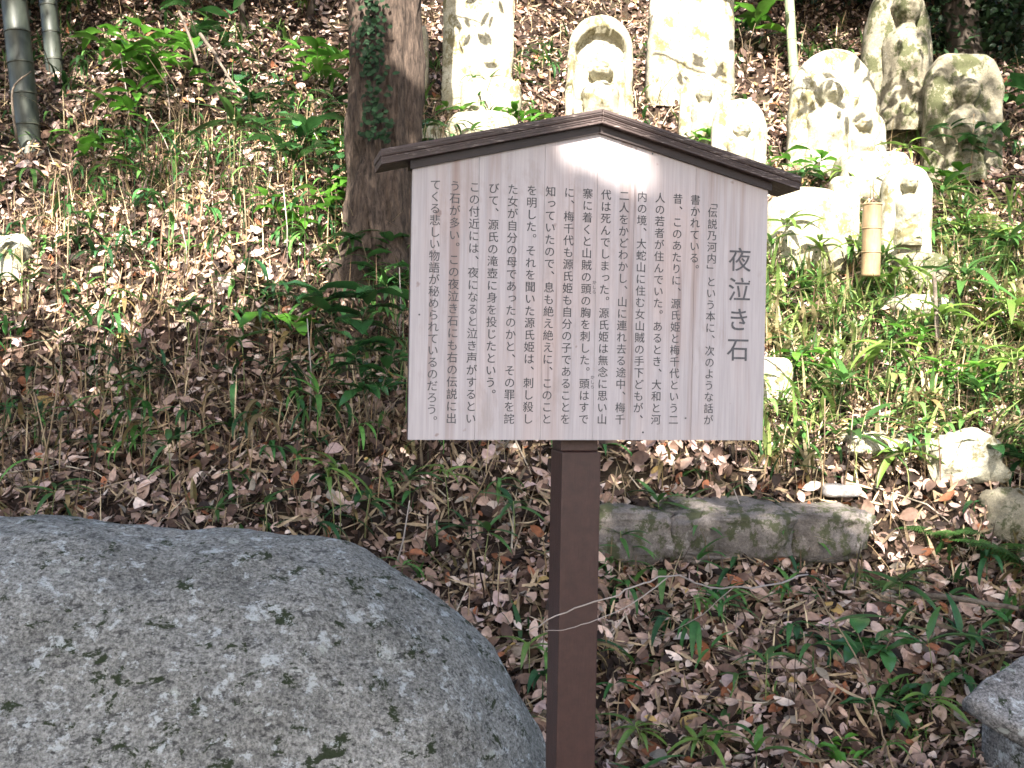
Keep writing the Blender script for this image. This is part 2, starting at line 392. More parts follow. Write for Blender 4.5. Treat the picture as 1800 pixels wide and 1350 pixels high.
# unseen leafy branches added above the frame to throw crisp leaf shadows below
for (u, v, Yp, dist_, cnt, lab) in [(815, 70, 9.3, 1.7, 26, 'above the tall flat stele'), (1010, 90, 8.9, 1.9, 9, 'above the niche statue'), (1255, 80, 9.2, 1.8, 34, 'above the large round topped stone'),
        (1465, 130, 8.2, 1.9, 34, 'above the round topped statue'), (1600, 110, 8.4, 1.9, 60, 'above the tallest statue'), (1700, 190, 8.0, 2.1, 60, 'above the shaded statue'), (1745, 420, 7.2, 2.9, 50, 'above the pale fern at the right')]:
    c0 = at(u, v, Yp) + SV * dist_; e = empty('overhanging_branch', c0, label='leafy branch out of frame ' + lab, cat='branch', group='leafy branches hanging above the frame')
    obj('twig', [tube([(-.5, -.1, .35), (-.1, 0, .12), (.25, .05, -.02)], [.012, .008, .003], 6)], m_bark_d, e, True)
    s = Soup(); T = rng.normal(0, 1, (cnt, 3)) * [.22, .1, .13]
    fr = randrot(cnt); s.inst(lv * [1.1, 1, 1], lf, fr * rng.uniform(.09, .15, (cnt, 1, 1)), T, np.array([[.04, .1, .02]]) * rng.uniform(.8, 1.2, (cnt, 1)))
    link('foliage', s.mesh('foliage', m_canopy), e)['kind'] = 'stuff'

# ---------------------------------------------------------------- leaf litter
def leaf_template(kind, seed):
    r = random.Random(seed); n = 4
    V = []; curl = r.uniform(-.35, .5); fold = r.uniform(.05, .5); tw = r.uniform(-.6, .6)
    for i in range(n + 1):
        u = i / n; wd = {'oval': .24, 'wide': .33, 'long': .055}[kind] * (math.sin(math.pi * min(1, u * .96 + .03)) ** .75)
        y = u - .5; z = curl * (y * y * 2 - .2)
        a = tw * y
        for sx in (-1, 0, 1):
            x = sx * wd; zz = z + fold * abs(x)
            V.append((x * math.cos(a) - .0 * zz, y, zz + x * math.sin(a)))
    F = [(i * 3 + k, i * 3 + k + 1, i * 3 + k + 4, i * 3 + k + 3) for i in range(n) for k in (0, 1)]
    return np.array(V), np.array(F)
def slope_frames(x, y, tilt):
    e = .05
    n = np.stack([-(H(x + e, y) - H(x - e, y)) / (2 * e), -(H(x, y + e) - H(x, y - e)) / (2 * e), np.ones_like(x)], 1)
    n /= np.linalg.norm(n, axis=1)[:, None]
    n = n + rng.normal(0, tilt, n.shape); n /= np.linalg.norm(n, axis=1)[:, None]
    b = np.cross(n, rng.normal(size=n.shape)); b /= np.linalg.norm(b, axis=1)[:, None]
    return np.stack([np.cross(b, n), b, n], 2), n
PAL = np.array([(.52, .37, .30), (.38, .255, .20), (.24, .15, .11), (.10, .06, .045), (.026, .016, .012), (.62, .49, .41), (.47, .33, .295), (.26, .10, .05), (.36, .24, .09), (.24, .2, .16)])
PW = np.array([.12, .13, .15, .17, .21, .06, .07, .03, .012, .03]); PW = PW / PW.sum()
def field(n, ymin=3.2, ymax=15, bias=1.3):
    """positions in the visible wedge, area-uniform-ish"""
    y = ymin + (ymax - ymin) * rng.random(n * 3) ** bias
    x = rng.uniform(-1, 1, n * 3) * (y * .56 + 1.7)
    ok = rng.random(n * 3) < (y * .56 + 1.7) / (ymax * .56 + 1.7) * 3
    return x[ok][:n], y[ok][:n]
s = Soup()
temps = [leaf_template('oval', i) for i in range(7)] + [leaf_template('wide', i + 20) for i in range(4)] + [leaf_template('long', i + 40) for i in range(3)]
for ti, (tv, tf) in enumerate(temps):
    x, y = field(14000 if ti < 11 else 18000)
    n = len(x); Mx, nn = slope_frames(x, y, .8)
    sc = .028 + .075 * rng.random(n) ** 1.6 if ti < 11 else rng.uniform(.07, .16, n)
    T = np.stack([x, y, H(x, y)], 1) + nn * rng.uniform(-.01, .07, n)[:, None]
    C = PAL[rng.choice(len(PAL), n, p=PW)] * rng.uniform(.75, 1.2, (n, 1))
    if ti >= 11: C = np.array([.40, .29, .18]) * rng.uniform(.15, 1.2, (n, 1))
    s.inst(tv, tf, Mx * sc[:, None, None], T, C)
o = link('leaf_litter', s.mesh('leaf_litter', m_litter)); tag(o, 'carpet of dry brown fallen leaves over the whole bank', 'leaf litter', kind='stuff')
# the largest fallen leaves in front, one object each
big = []
for i in range(9):
    tv, tf = leaf_template(['oval', 'wide', 'oval'][i % 3], 80 + i)
    c = PAL[[0, 1, 2, 5, 6, 0, 7, 9, 2][i]]
    big.append(np_mesh('fallen_leaf', tv, [tf], m_fallen, np.broadcast_to(c, tv.shape)))
x = rng.uniform(-.2, 2.4, 330); y = rng.uniform(3.75, 5.0, 330)
Mx, nn = slope_frames(x, y, .25)
kk = 0
for i in range(330):
    if abs(x[i]) > y[i] * .5 or kk >= 260: continue
    kk += 1
    sc = rng.uniform(.055, .09); o = link('fallen_leaf', big[i % 9], ground)
    T = np.array([x[i], y[i], H(x[i], y[i])]) + nn[i] * rng.uniform(.03, .045)
    Mm = Matrix([[*(Mx[i][r] * sc), T[r]] for r in range(3)] + [[0, 0, 0, 1]]); o.matrix_world = Mm

# ---------------------------------------------------------------- grass-like mass vegetation (stuff)
def blade_mesh_add(s, base, h, lean, wd, col, az, nseg=4, droop=1.0):
    """vectorised tapered bent blades: base (n,3) h,lean,wd (n) az (n)"""
    n = len(base); d = np.stack([np.cos(az), np.sin(az), np.zeros(n)], 1); side = np.stack([-np.sin(az), np.cos(az), np.zeros(n)], 1)
    V = np.zeros((n, (nseg + 1) * 2, 3))
    for i in range(nseg + 1):
        u = i / nseg
        c = base + d * (lean * h * u ** 1.7)[:, None] * droop + np.array([0, 0, 1.0]) * (h * (u - .45 * u * u * np.minimum(lean, 1.6)))[:, None]
        w_ = wd * (.35 + 1.3 * math.sin(math.pi * min(1, .12 + .88 * u)) if u < 1 else .03)
        V[:, i * 2] = c - side * (w_ / 2)[:, None]; V[:, i * 2 + 1] = c + side * (w_ / 2)[:, None] if True else c
    F = np.array([(i * 2, i * 2 + 1, i * 2 + 3, i * 2 + 2) for i in range(nseg)])
    off = (np.arange(n) * (nseg + 1) * 2)[:, None, None]
    s.add(V.reshape(-1, 3), [(F[None] + off).reshape(-1, 4)], np.repeat(col, (nseg + 1) * 2, axis=0))
def scatter_img(n, regions):
    """scatter on terrain in world-space patches given by (x0,x1,y0,y1,weight) metres"""
    ws = np.array([r[4] * (r[1] - r[0]) * (r[3] - r[2]) for r in regions]); k = rng.choice(len(regions), n, p=ws / ws.sum())
    r = np.array(regions)[k]; x = rng.uniform(r[:, 0], r[:, 1]); y = rng.uniform(r[:, 2], r[:, 3]); return x, y
s = Soup()
# the bright grassy bank right of the board, and sparse tufts everywhere
for (cnt, regs, hh, ww, pal, cl) in [
    (3600, [(1.15, 3.6, 5.35, 7.2, 1), (2.3, 4.3, 6.2, 8.2, .5)], (.10, .36), (.007, .018), [(.15, .23, .06), (.25, .32, .1), (.42, .38, .2), (.07, .14, .04), (.4, .32, .18)], 9),
    (1300, [(-3.6, 3.6, 4.2, 7.5, 1)], (.06, .24), (.006, .018), [(.03, .085, .025), (.05, .13, .03), (.2, .16, .07)], 6),
    (1500, [(-5, 5.5, 7.5, 11, 1)], (.1, .28), (.008, .018), [(.05, .11, .03), (.09, .17, .04)], 6),
    (320, [(.2, 2.1, 3.7, 4.3, 1)], (.05, .13), (.004, .008), [(.09, .19, .04), (.14, .25, .06)], 14)]:
    nc = cnt // cl; x, y = scatter_img(nc, regs)
    x = np.repeat(x, cl) + rng.normal(0, .025, nc * cl); y = np.repeat(y, cl) + rng.normal(0, .025, nc * cl)
    n = len(x); base = np.stack([x, y, H(x, y) - .01], 1)
    C = np.array(pal)[np.repeat(rng.integers(0, len(pal), nc), cl)] * rng.uniform(.7, 1.25, (n, 1))
    blade_mesh_add(s, base, rng.uniform(*hh, n), rng.uniform(.2, 1.6, n), rng.uniform(*ww, n), C, rng.uniform(0, 6.28, n))
o = link('grass', s.mesh('grass', m_blade)); tag(o, 'thin green grass blades growing through the fallen leaves', 'grass', kind='stuff')
s = Soup()
for (cnt, regs, hh) in [(2300, [(-3.6, .2, 4.4, 8, 1), (.2, 4, 4, 8, .7)], (.08, .36)), (1800, [(1.1, 4, 5.3, 7.4, 1)], (.1, .35)), (900, [(-5, 5, 8, 12, 1)], (.15, .5)), (1300, [(-3.4, -.2, 5.4, 8.8, 1)], (.2, .55))]:
    x, y = scatter_img(cnt, regs); n = cnt; base = np.stack([x, y, H(x, y) - .01], 1)
    C = np.array([(.25, .165, .09), (.46, .35, .21), (.12, .07, .045), (.05, .03, .022)])[rng.integers(0, 4, n)] * rng.uniform(.7, 1.2, (n, 1))
    h = rng.uniform(*hh, n); az = rng.uniform(0, 6.28, n)
    for q in (0, 1):
        blade_mesh_add(s, base, h, rng.uniform(.05, 1.5, n), rng.uniform(.002, .0055, n), C, az + q * 1.6, 3)
        if q == 0: base = base + rng.normal(0, .03, base.shape) * [1, 1, 0]
# sticks lying about
for i in range(420):
    y0 = rng.uniform(3.8, 10); x0 = rng.uniform(-.5, .5) * y0; a = rng.uniform(0, 6.28); L = rng.uniform(.1, .5)
    P = [(x0 + math.cos(a) * L * u, y0 + math.sin(a) * L * u) for u in (0, .5, 1)]
    P = [(p_[0] + rng.normal(0, .01), p_[1] + rng.normal(0, .01), float(H(*p_)) + .02 + .05 * rng.random()) for p_ in P]
    V, F = tube(P, [.005, .004, .002], 4, False); s.add(V, F[:1], np.array([(.3, .22, .15), (.12, .08, .06), (.4, .33, .25)][i % 3]))
o = link('dry_straw', s.mesh('dry_straw', m_stalk)); tag(o, 'dry straw stalks and fallen sticks among the leaves', 'dry stalks', kind='stuff')

# low bamboo grass leaves everywhere in the undergrowth
s = Soup()
def sasa_tmpl(seed):
    r = random.Random(seed); V = []; n_ = 6; a = .5; y = z = 0; bend = r.uniform(.8, 2.0); hw = r.uniform(.055, .085)
    for i in range(n_ + 1):
        u = i / n_; wd = hw * min(1, (u * 5) ** .6) * (1 - u ** 2.2) ** .8
        for sx in (-1, 0, 1): V.append((sx * wd, y, z + abs(sx) * wd * .3))
        a -= bend / n_; y += math.cos(a) / n_; z += math.sin(a) / n_
    return np.array(V), np.array([(i * 3 + k, i * 3 + k + 1, i * 3 + k + 4, i * 3 + k + 3) for i in range(n_) for k in (0, 1)])
for ti in range(5):
    tv, tf = sasa_tmpl(ti)
    for cnt, regs, pal in [(70, [(-3.3, -.3, 5.4, 8.8, 1)], [(.025, .08, .026), (.045, .14, .035), (.1, .24, .05)]), (75, [(-3.4, 3.4, 4.2, 7.6, 1)], [(.025, .08, .026), (.04, .12, .03), (.08, .18, .04), (.2, .14, .06)]), (110, [(1.2, 3.9, 5.4, 7.8, 1)], [(.1, .22, .05), (.06, .15, .035), (.2, .28, .08)]), (60, [(-5, 5, 7.5, 10.5, 1)], [(.04, .11, .03), (.08, .18, .04)]), (5, [(.15, 2.1, 3.8, 4.9, 1)], [(.05, .14, .035), (.1, .22, .045)])]:
        x, y = scatter_img(cnt, regs); m_ = 4; hgt = rng.uniform(.02, .17, cnt) * np.where((y > 5.3) & (x < 0), rng.uniform(1, 2.4, cnt), 1); C = np.array(pal)[rng.integers(0, len(pal), cnt)]
        for q in range(m_):
            az = rng.uniform(0, 6.28, cnt); el = rng.normal(0, .35, cnt); sc = rng.uniform(.11, .25, cnt)
            Yv = np.stack([np.cos(az) * np.cos(el), np.sin(az) * np.cos(el), np.sin(el)], 1); Xv = np.stack([np.sin(az), -np.cos(az), np.zeros(cnt)], 1)
            s.inst(tv, tf, np.stack([Xv, Yv, np.cross(Xv, Yv)], 2) * sc[:, None, None], np.stack([x, y, H(x, y) + hgt], 1), C * rng.uniform(.7, 1.3, (cnt, 1)))
        base = np.stack([x, y, H(x, y) - .02], 1)
        blade_mesh_add(s, base, hgt + .03, np.full(cnt, .02), np.full(cnt, .004), C, az, 2)
o = link('undergrowth', s.mesh('undergrowth', m_blade)); tag(o, 'low green bamboo grass leaves scattered through the brown leaf litter', 'undergrowth', kind='stuff')
for (u, v, rx_, rz_, cnt, lab) in [(1775, 150, .75, .75, 2600, 'dense dark evergreen bush behind the shaded statue, top right corner'), (1640, 30, .5, .6, 1300, 'dark bush behind the tallest statue at the top edge'), (1460, 40, .5, .3, 700, 'low dark bush behind the round topped statue'), (590, 12, .3, .35, 500, 'dark low bush at the top edge beside the big trunk'), (20, 60, .4, .5, 900, 'dark bush behind the thick culm in the top left corner')]:
    b0 = hit(u, v) + [0, .5, .2]; e = empty('evergreen_bush', b0, label=lab, cat='bush'); s = Soup()
    T = rng.normal(0, .5, (cnt, 3)) * [rx_, .4, rz_] + [0, 0, rz_ * .6]
    s.inst(lv * [1.3, 1, 1], lf, randrot(cnt, 1.0) * rng.uniform(.05, .1, (cnt, 1, 1)), T, rng.uniform(.5, 1.5, (cnt, 1)) * np.array([[.02, .045, .016]]))
    link('foliage', s.mesh('foliage', m_canopy), e)['kind'] = 'stuff'
    for q in range(3): obj('stem', [tube([(0, 0, -.7), (.05 * q, 0, 0), (rng.uniform(-.4, .4) * rx_, 0, rz_ * .9)], [.018, .012, .005], 6)], m_bark_d, e, True)
# ---------------------------------------------------------------- signboard
bx, by, bz, yaw = -.2393, 2.5091, 1.3256, .2406
W, HS, AP = .90, .6277, .7396
sign = empty('signboard', (bx, by, bz), yaw, label='wooden signboard with small brown gabled roof and vertical Japanese writing on a brown post', cat='signboard')
DZ = (AP - HS) / (W / 2)
def topz(x): return HS + DZ * (W / 2 - abs(x - W / 2))
seams = [0, .158, .318, .45, .545, .705, W]
def pent(x0, x1, y0, y1, z0, extra=0):
    xs = [x0] + ([W / 2] if x0 < W / 2 - 1e-4 < x1 - 1e-4 else []) + [x1]
    V = [];
    for y in (y0, y1):
        V += [(x0, y, z0), (x1, y, z0)] + [(x, y, topz(x) + extra) for x in reversed(xs)]
    m = len(V) // 2
    F4 = []; F3 = []
    for a in (0, m):
        idx = list(range(a, a + m)); 
        if a: idx = idx[::-1]
        for k in range(1, m - 1): F3.append((idx[0], idx[k], idx[k + 1]))
    for k in range(m): F4.append((k, k + m, (k + 1) % m + m, (k + 1) % m))
    return np.array(V, float), [np.array(F4), np.array(F3)]
for i in range(6):
    a, b_ = seams[i], seams[i + 1]
    obj('plank', [pent(a + .0004, b_ - .0004, 0, .009, 0, .006)], m_board, sign)
obj('backing_board', [pent(.001, W - .001, .0095, .032, .002, .005)], m_brown, sign)
# trim under the roof: two raking boards
def rake(x0, x1, y0, y1, lo, hi, zf=None):
    zf = zf or topz
    V = [(x, y, zf(x) + q) for y in (y0, y1) for x in (x0, x1) for q in (lo, hi)]
    F = np.array([(0, 2, 3, 1), (4, 5, 7, 6), (0, 1, 5, 4), (2, 6, 7, 3), (1, 3, 7, 5), (0, 4, 6, 2)])
    return np.array(V), [F]
def tz(x): return HS + DZ * (W / 2 - abs(x - W / 2))
obj('trim_board', [rake(-.006, W / 2 - .0005, -.010, .034, .0, .019)], m_trim, sign)
obj('trim_board', [rake(W / 2 + .0005, W + .006, -.010, .034, .0, .019)], m_trim, sign)
for sx in (-1, 1):
    xo = W / 2 + sx * (W / 2 + (.076 if sx < 0 else .074)); xi = W / 2 + sx * .0006
    x0, x1 = min(xo, xi), max(xo, xi)
    obj('roof_board', [rake(x0, x1, -.028, .095, .0195, .037)], m_roof, sign, bevel=.0015)
    obj('roof_board', [rake(x0 - (.002 if sx < 0 else 0), x1 + (.002 if sx > 0 else 0), -.0305, .10, .0375, .054)], m_roof, sign, bevel=.0015)
    for q, t_ in ((.0205, .004), (.0275, .0025), (.0325, .0025), (.0415, .0025), (.0465, .003)):
        f_ = -.0322 if q > .0374 else -.0296
        obj('fascia_rib', [rake(x0 + .0015, x1 - .0015, f_ - random.uniform(0, .001), f_ + .002, q, q + t_)], m_roof, sign)
PX, PW_ = .3836, .0998
obj('post', [box(PX, PX + PW_, .034, .034 + PW_, -bz - .2, -.032), box(PX + .002, PX + PW_ - .002, .052, .034 + PW_ - .002, -.0318, HS)], m_brown, sign, bevel=.003)


# lettering
cols_txt = [
 '「伝説乃河内」という本に、次のような話が', '書かれている。', '昔、このあたりに、源氏姫と梅千代という二',
 '人の若者が住んでいた。あるとき、大和と河', '内の境、大蛇山に住む女山賊の手下どもが、', '二人をかどわかし、山に連れ去る途中、梅千',
 '代は死んでしまった。源氏姫は無念に思い山', '寨に着くと山賊の頭の胸を刺した。頭はすで', 'に、梅千代も源氏姫も自分の子であることを',
 '知っていたので、息も絶え絶えに、このこと', 'を明した。それを聞いた源氏姫は、刺し殺し', 'た女が自分の母であったのかと、その罪を詫',
 'びて、源氏の滝壺に身を投じたという。', 'この付近には、夜になると泣き声がするとい', 'う石が多い。この夜泣き石にも右の伝説に出',
 'てくる悲しい物語が秘められているのだろう。']
title = '夜泣き石'
chars = sorted(set(''.join(cols_txt) + title + 'かしら'))
glyph = {}
tmp = []
for ch in chars:
    c = bpy.data.curves.new('glyph', 'FONT'); c.body = ch; c.size = 1; c.resolution_u = 3; c.align_x = 'LEFT'
    o = bpy.data.objects.new('glyph', c); COL.objects.link(o); tmp.append((ch, o))
dg = bpy.context.evaluated_depsgraph_get()
for ch, o in tmp:
    me = o.evaluated_get(dg).to_mesh()
    V = np.array([v.co[:] for v in me.vertices]); me.calc_loop_triangles()
    glyph[ch] = (V, np.array([t_.vertices[:] for t_ in me.loop_triangles])); o.evaluated_get(dg).to_mesh_clear()
for ch, o in tmp:
    c = o.data; bpy.data.objects.remove(o); bpy.data.curves.remove(c)
def board_xz(px, py):
    """pixel to local board coordinates"""
    d = ray(px, py); nrm = np.array([math.sin(yaw), -math.cos(yaw), 0]); O = np.array([0, 0, CZ]); B = np.array([bx, by, bz])
    t_ = ((B - O) @ nrm) / (d @ nrm); q = O + d * t_ - B
    return q[0] * math.cos(yaw) + q[1] * math.sin(yaw), q[2]
gmesh = {}
def glyph_mesh(ch):
    if ch not in gmesh:
        V, F = glyph[ch]; V = V.copy(); V[:, :2] -= [.5, .38]
        if ch in '、。': V[:, 0] += .62; V[:, 1] += .55
        if ch in '「」': V[:, :2] = np.stack([V[:, 1], -V[:, 0]], 1)
        if ch == '「': V[:, 1] -= .15
        if ch == 'っ': V[:, 0] += .1; V[:, 1] += .1
        s_ = Soup()
        for q, (a, b) in enumerate([(0, 0), (.008, .004), (-.008, -.004)]):
            s_.add(np.stack([V[:, 0] + a, np.full(len(V), -.00005 * q), V[:, 1] + b], 1), [F])
        gmesh[ch] = s_.mesh('character', m_ink, False)
    return gmesh[ch]
def lettering(text, x, ztop, pitch, size, stuff=False):
    e_ = bpy.data.objects.new('lettering', None); COL.objects.link(e_); e_.parent = sign; e_.location = (x, -.0008, ztop); e_.empty_display_size = .01
    for q, ch in enumerate(text):
        o = link('character', glyph_mesh(ch), e_); o.location = (0, 0, -pitch * (q + .5)); o.scale = (size, 1, size)
    return e_
# column heads (photo measurements turned into board coordinates)
xs_top = [1255, 1222, 1190, 1158, 1126, 1095, 1062, 1030, 998, 966, 933, 900, 867, 833, 798, 765]
X1 = board_xz(1249, 540)[0]; X16 = board_xz(762, 540)[0]
Z0 = board_xz(1255, 343)[1]; Z1 = board_xz(1240, 748)[1]
pit = (Z0 - Z1) / 20
for i, tx in enumerate(cols_txt):
    x = X1 + (X16 - X1) * i / 15
    z = Z0 + (-.0 if i in (1,) else 0)
    pp = pit if len(tx) <= 20 else (Z0 - Z1 + .006) / len(tx)
    lettering(tx, x, z, pp * (1 if i != 0 else 1), pit * .93)
xt, zt = board_xz(1301, 430); zb = board_xz(1300, 640)[1]
lettering(title, xt, zt, (zt - zb) / 4, .063)
xx = X1 + (X16 - X1) * 7 / 15 + .0205
lettering('かしら', xx, Z0 - pit * 7.75, .0115, .0105)
lettering('かしら', xx, Z0 - pit * 15.75, .0115, .0105)
# nail and knot marks
for (u, v_) in [(1147, 270), (1130, 760), (1205, 735), (737, 553), (1317, 495)]:
    x, z = board_xz(u, v_); obj('nail', [tube([(x, -.0012, z), (x, .003, z)], .0022, 8)], m_ink, sign)

# ---------------------------------------------------------------- rocks
def ico(sub):
    import bmesh
    bm = bmesh.new(); bmesh.ops.create_icosphere(bm, subdivisions=sub, radius=1)
    V = np.array([v.co[:] for v in bm.verts]); F = np.array([[v.index for v in f.verts] for f in bm.faces]); bm.free(); return V, F
ICO = {k: ico(k) for k in (3, 4, 5)}
def rock_mesh(rx, ry, rz, mat, sub=4, square=.6, rough=.08, seed=0, fine=.015):
    V, F = ICO[sub]; V = V.copy()
    a = np.sign(V) * np.abs(V) ** square; V = V * (1 - .0) * 0 + a / np.maximum(1, (np.abs(a) ** 4).sum(1) ** .25)[:, None] * 1.0
    d = fbm(V, 1.1, 3, seed) * rough + fbm(V, 4.5, 4, seed + 3) * fine
    V = V * (1 + d)[:, None] * [rx, ry, rz]
    return np_mesh('rock', V, [F], mat)
def rock(name, px, py, wpx, hpx, mat, label, cat, dy=None, rz=0, seed=1, Y=None, depth=None, group=None, square=.6, rough=.1, sub=4, fine=.02, tilt=0):
    """rock whose silhouette is centred at px and stands on row py"""
    p_ = hit(px, py) if Y is None else at(px, py, Y)
    k = p_[1] / FPX; rx = wpx * k / 2; rzz = hpx * k / 2 * 1.15; ry = depth or rx * .7
    o = link(name, rock_mesh(rx, ry, rzz, mat, sub, square, rough, seed, fine)); o.location = (p_[0], p_[1] + ry * .5, p_[2] + rzz * .78); o.rotation_euler = (0, tilt, rz)
    return tag(o, label, cat, group)
# the big boulder: outline lofted front to back
def outline_boulder():
    o_px = [(-700, 1150), (-600, 1040), (-420, 965), (-220, 935), (-60, 926), (60, 924), (130, 921), (210, 928), (300, 940), (400, 948), (480, 955), (560, 962), (620, 975), (665, 1005), (705, 1030), (770, 1074), (830, 1125), (878, 1185), (918, 1250), (958, 1340), (985, 1450), (1000, 1560)]
    Y0 = 3.35
    pts = np.array([at(a, b, Y0) for a, b in o_px]); xs, zs = pts[:, 0], pts[:, 2] + .02
    xc = -1.05; nA, nB = 110, 80
    V = []
    # resample the outline
    dd = np.concatenate([[0], np.cumsum(np.hypot(np.diff(xs), np.diff(zs)))]); uu = np.linspace(0, dd[-1], nA)
    ox = np.interp(uu, dd, xs); oz = np.interp(uu, dd, zs)
    ker = np.ones(5) / 5; ox2 = np.convolve(np.pad(ox, 2, 'edge'), ker, 'valid'); oz2 = np.convolve(np.pad(oz, 2, 'edge'), ker, 'valid')
    for j in range(nB + 1):
        v = -1 + 2 * j / nB
        # front half is deep and rounded, back half drops off
        if v < 0: yy = Y0 + v * 1.05; f = (1 - abs(v) ** 2.3) ** .62; ft = (1 - abs(v) ** 2.0) ** .60
        else: yy = Y0 + v * .75; f = (1 - v ** 2.2) ** .55; ft = (1 - v ** 2.0) ** .6
        for i in range(nA):
            V.append((xc + (ox2[i] - xc) * f, yy, -.25 + (oz2[i] + .25) * ft))
    V = np.array(V); F = [(j * nA + i, j * nA + i + 1, (j + 1) * nA + i + 1, (j + 1) * nA + i) for j in range(nB) for i in range(nA - 1)]
    c = np.array([xc, Y0, .2]); d = V - c; L = np.linalg.norm(d, axis=1)[:, None]
    edge = (np.abs(np.repeat(np.linspace(-1, 1, nB + 1), nA)) < .98)
    dn = fbm(V, 1.6, 3, 4) * .035 + fbm(V, 7, 5, 9) * .012 + fbm(V, 28, 3, 2) * .0035
    V = V + d / L * (dn * edge)[:, None]
    return np_mesh('boulder', V, [np.array(F)[:, ::-1]], m_boulder)
bo = link('boulder', outline_boulder()); tag(bo, 'huge rounded grey granite boulder with moss and lichen, in the lower left corner', 'boulder')

# mossy ledge stones right of the post
for (px_, py_, w_, h_, sd, lab) in [
    (1110, 985, 175, 92, 3, 'grey mossy ledge stone just right of the brown post'),
    (1270, 985, 235, 94, 5, 'dark mossy ledge stone, second from the post, below the board corner'),
    (1430, 980, 190, 84, 8, 'mossy ledge stone with grass growing before it, third from the post')]:
    rock('ledge_stone', px_, py_, w_, h_, m_ledge, lab, 'stone', seed=sd, square=.36, rough=.2, fine=.09, sub=5, group='stones edging the low ledge', depth=.2)
rock('flat_stone', 1480, 872, 72, 20, m_grey, 'small pale flat stone lying on the mossy ledge', 'stone', seed=21, square=.45, rough=.05, depth=.06, Y=5.25)
def block(name, poly, z0, z1, mat, label, cat, loc, tilt=(0, 0, 0), seed=1):
    """rough hewn slab: polygon outline, worn edges"""
    P_ = np.array(poly, float); c_ = P_.mean(0); V = []; m_ = 72
    d_ = np.concatenate([P_, P_[:1]]); L_ = np.concatenate([[0], np.cumsum(np.linalg.norm(np.diff(d_, axis=0), axis=1))]); u_ = np.linspace(0, L_[-1], m_, endpoint=False)
    O_ = np.stack([np.interp(u_, L_, d_[:, 0]), np.interp(u_, L_, d_[:, 1])], 1)
    prof = [(0, z0), (.5, z0), (.9, z0), (.985, z0 + .012), (1, z0 + .03), (1, (z0 + z1) / 2), (1, z1 - .022), (.985, z1 - .007), (.95, z1)] + [(f, z1) for f in (.85, .7, .55, .4, .25, .1, 0)]
    for f, z in prof:
        for p_ in O_: V.append((*(c_ + (p_ - c_) * f), z))
    V = np.array(V); V += np.stack([fbm(V, 9, 4, seed + q) * .014 for q in range(3)], 1)
    F = [(j_ * m_ + k, j_ * m_ + (k + 1) % m_, (j_ + 1) * m_ + (k + 1) % m_, (j_ + 1) * m_ + k) for j_ in range(len(prof) - 1) for k in range(m_)]
    o = link(name, np_mesh(name, V, [np.array(F)], mat)); o.location = loc; o.rotation_euler = tilt
    return tag(o, label, cat)
cA = at(1697, 1222, 3.7)
block('stone_slab', [(0, 0), (.12, -.14), (.5, -.5), (1, -.6), (1, .4), (.35, .25), (.10, .09)], -.08, 0, m_slab, 'flat angular grey stone slab jutting in at the lower right corner', 'stone slab', cA, (.5, .02, 0), 3)
cB = at(1712, 1330, 3.78)
block('stone_block', [(.07, .1), (.1, -.1), (.2, -.35), (.4, -.7), (.95, -.7), (.95, .3), (.2, .3)], -.3, .10, m_slab, 'dark stone block underneath the grey slab at the lower right corner', 'stone', cB, (0, 0, 0), 8)
rock('mossy_boulder', 1700, 850, 140, 84, m_stone, 'yellowish mossy boulder with leaf shadows, right edge above the ledge', 'boulder', seed=41, rough=.3, square=.85, fine=.06)
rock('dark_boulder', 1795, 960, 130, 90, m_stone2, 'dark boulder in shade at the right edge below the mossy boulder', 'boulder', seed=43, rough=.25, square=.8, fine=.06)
rock('white_boulder', 1422, 482, 160, 150, m_stone, 'rounded white sunlit boulder just right of the board, under the roof corner', 'boulder', seed=47, rough=.06, square=.75)
rock('square_stone', 1360, 712, 66, 82, m_stone, 'pale squared stone half hidden behind the right edge of the board', 'stone', seed=49, square=.4, rough=.04)
for (a, b_, c_, d_, sd, lab) in [(1545, 800, 130, 60, 51, 'low pale rock among the sunlit grass, nearest above the ledge'),
        (1625, 560, 130, 60, 59, 'flat pale rock in front of the rightmost small statue'),
        ]:
    rock('pale_rock', a, b_ + 4, c_, d_ * .7, m_stone, lab, 'rock', seed=sd, square=.7, rough=.22, fine=.06, group='pale rocks scattered in the sunlit grass')
rock('white_rock', 8, 492, 70, 75, m_stone, 'bright white rock in the sun at the left edge of the picture', 'rock', seed=67, rough=.3, fine=.06)
rock('block_stone', 862, 205, 108, 66, m_stone, 'rough stone block under the tall flat stele', 'stone block', seed=71, square=.42, rough=.05)
rock('round_stone', 850, 258, 125, 62, m_stone, 'rough rounded stone behind the left slope of the sign roof', 'stone', seed=73, rough=.1)
rock('flat_white_stone', 756, 262, 70, 46, m_stone, 'flat white stone above the left slope of the sign roof', 'stone', seed=75, square=.5)
rock('narrow_stone', 737, 158, 30, 110, m_stone, 'narrow upright white stone left of the tall flat stele', 'stone', seed=77, square=.5, rough=.08)
rock('pedestal_stone', 1537, 352, 130, 84, m_stone, 'broad stone pedestal beneath the small arched statue in the right group', 'pedestal', seed=81, square=.42, rough=.06)
rock('base_stone', 1617, 508, 100, 62, m_stone2, 'yellow mossy stone under the rightmost small statue', 'stone', seed=83, square=.45, rough=.06)

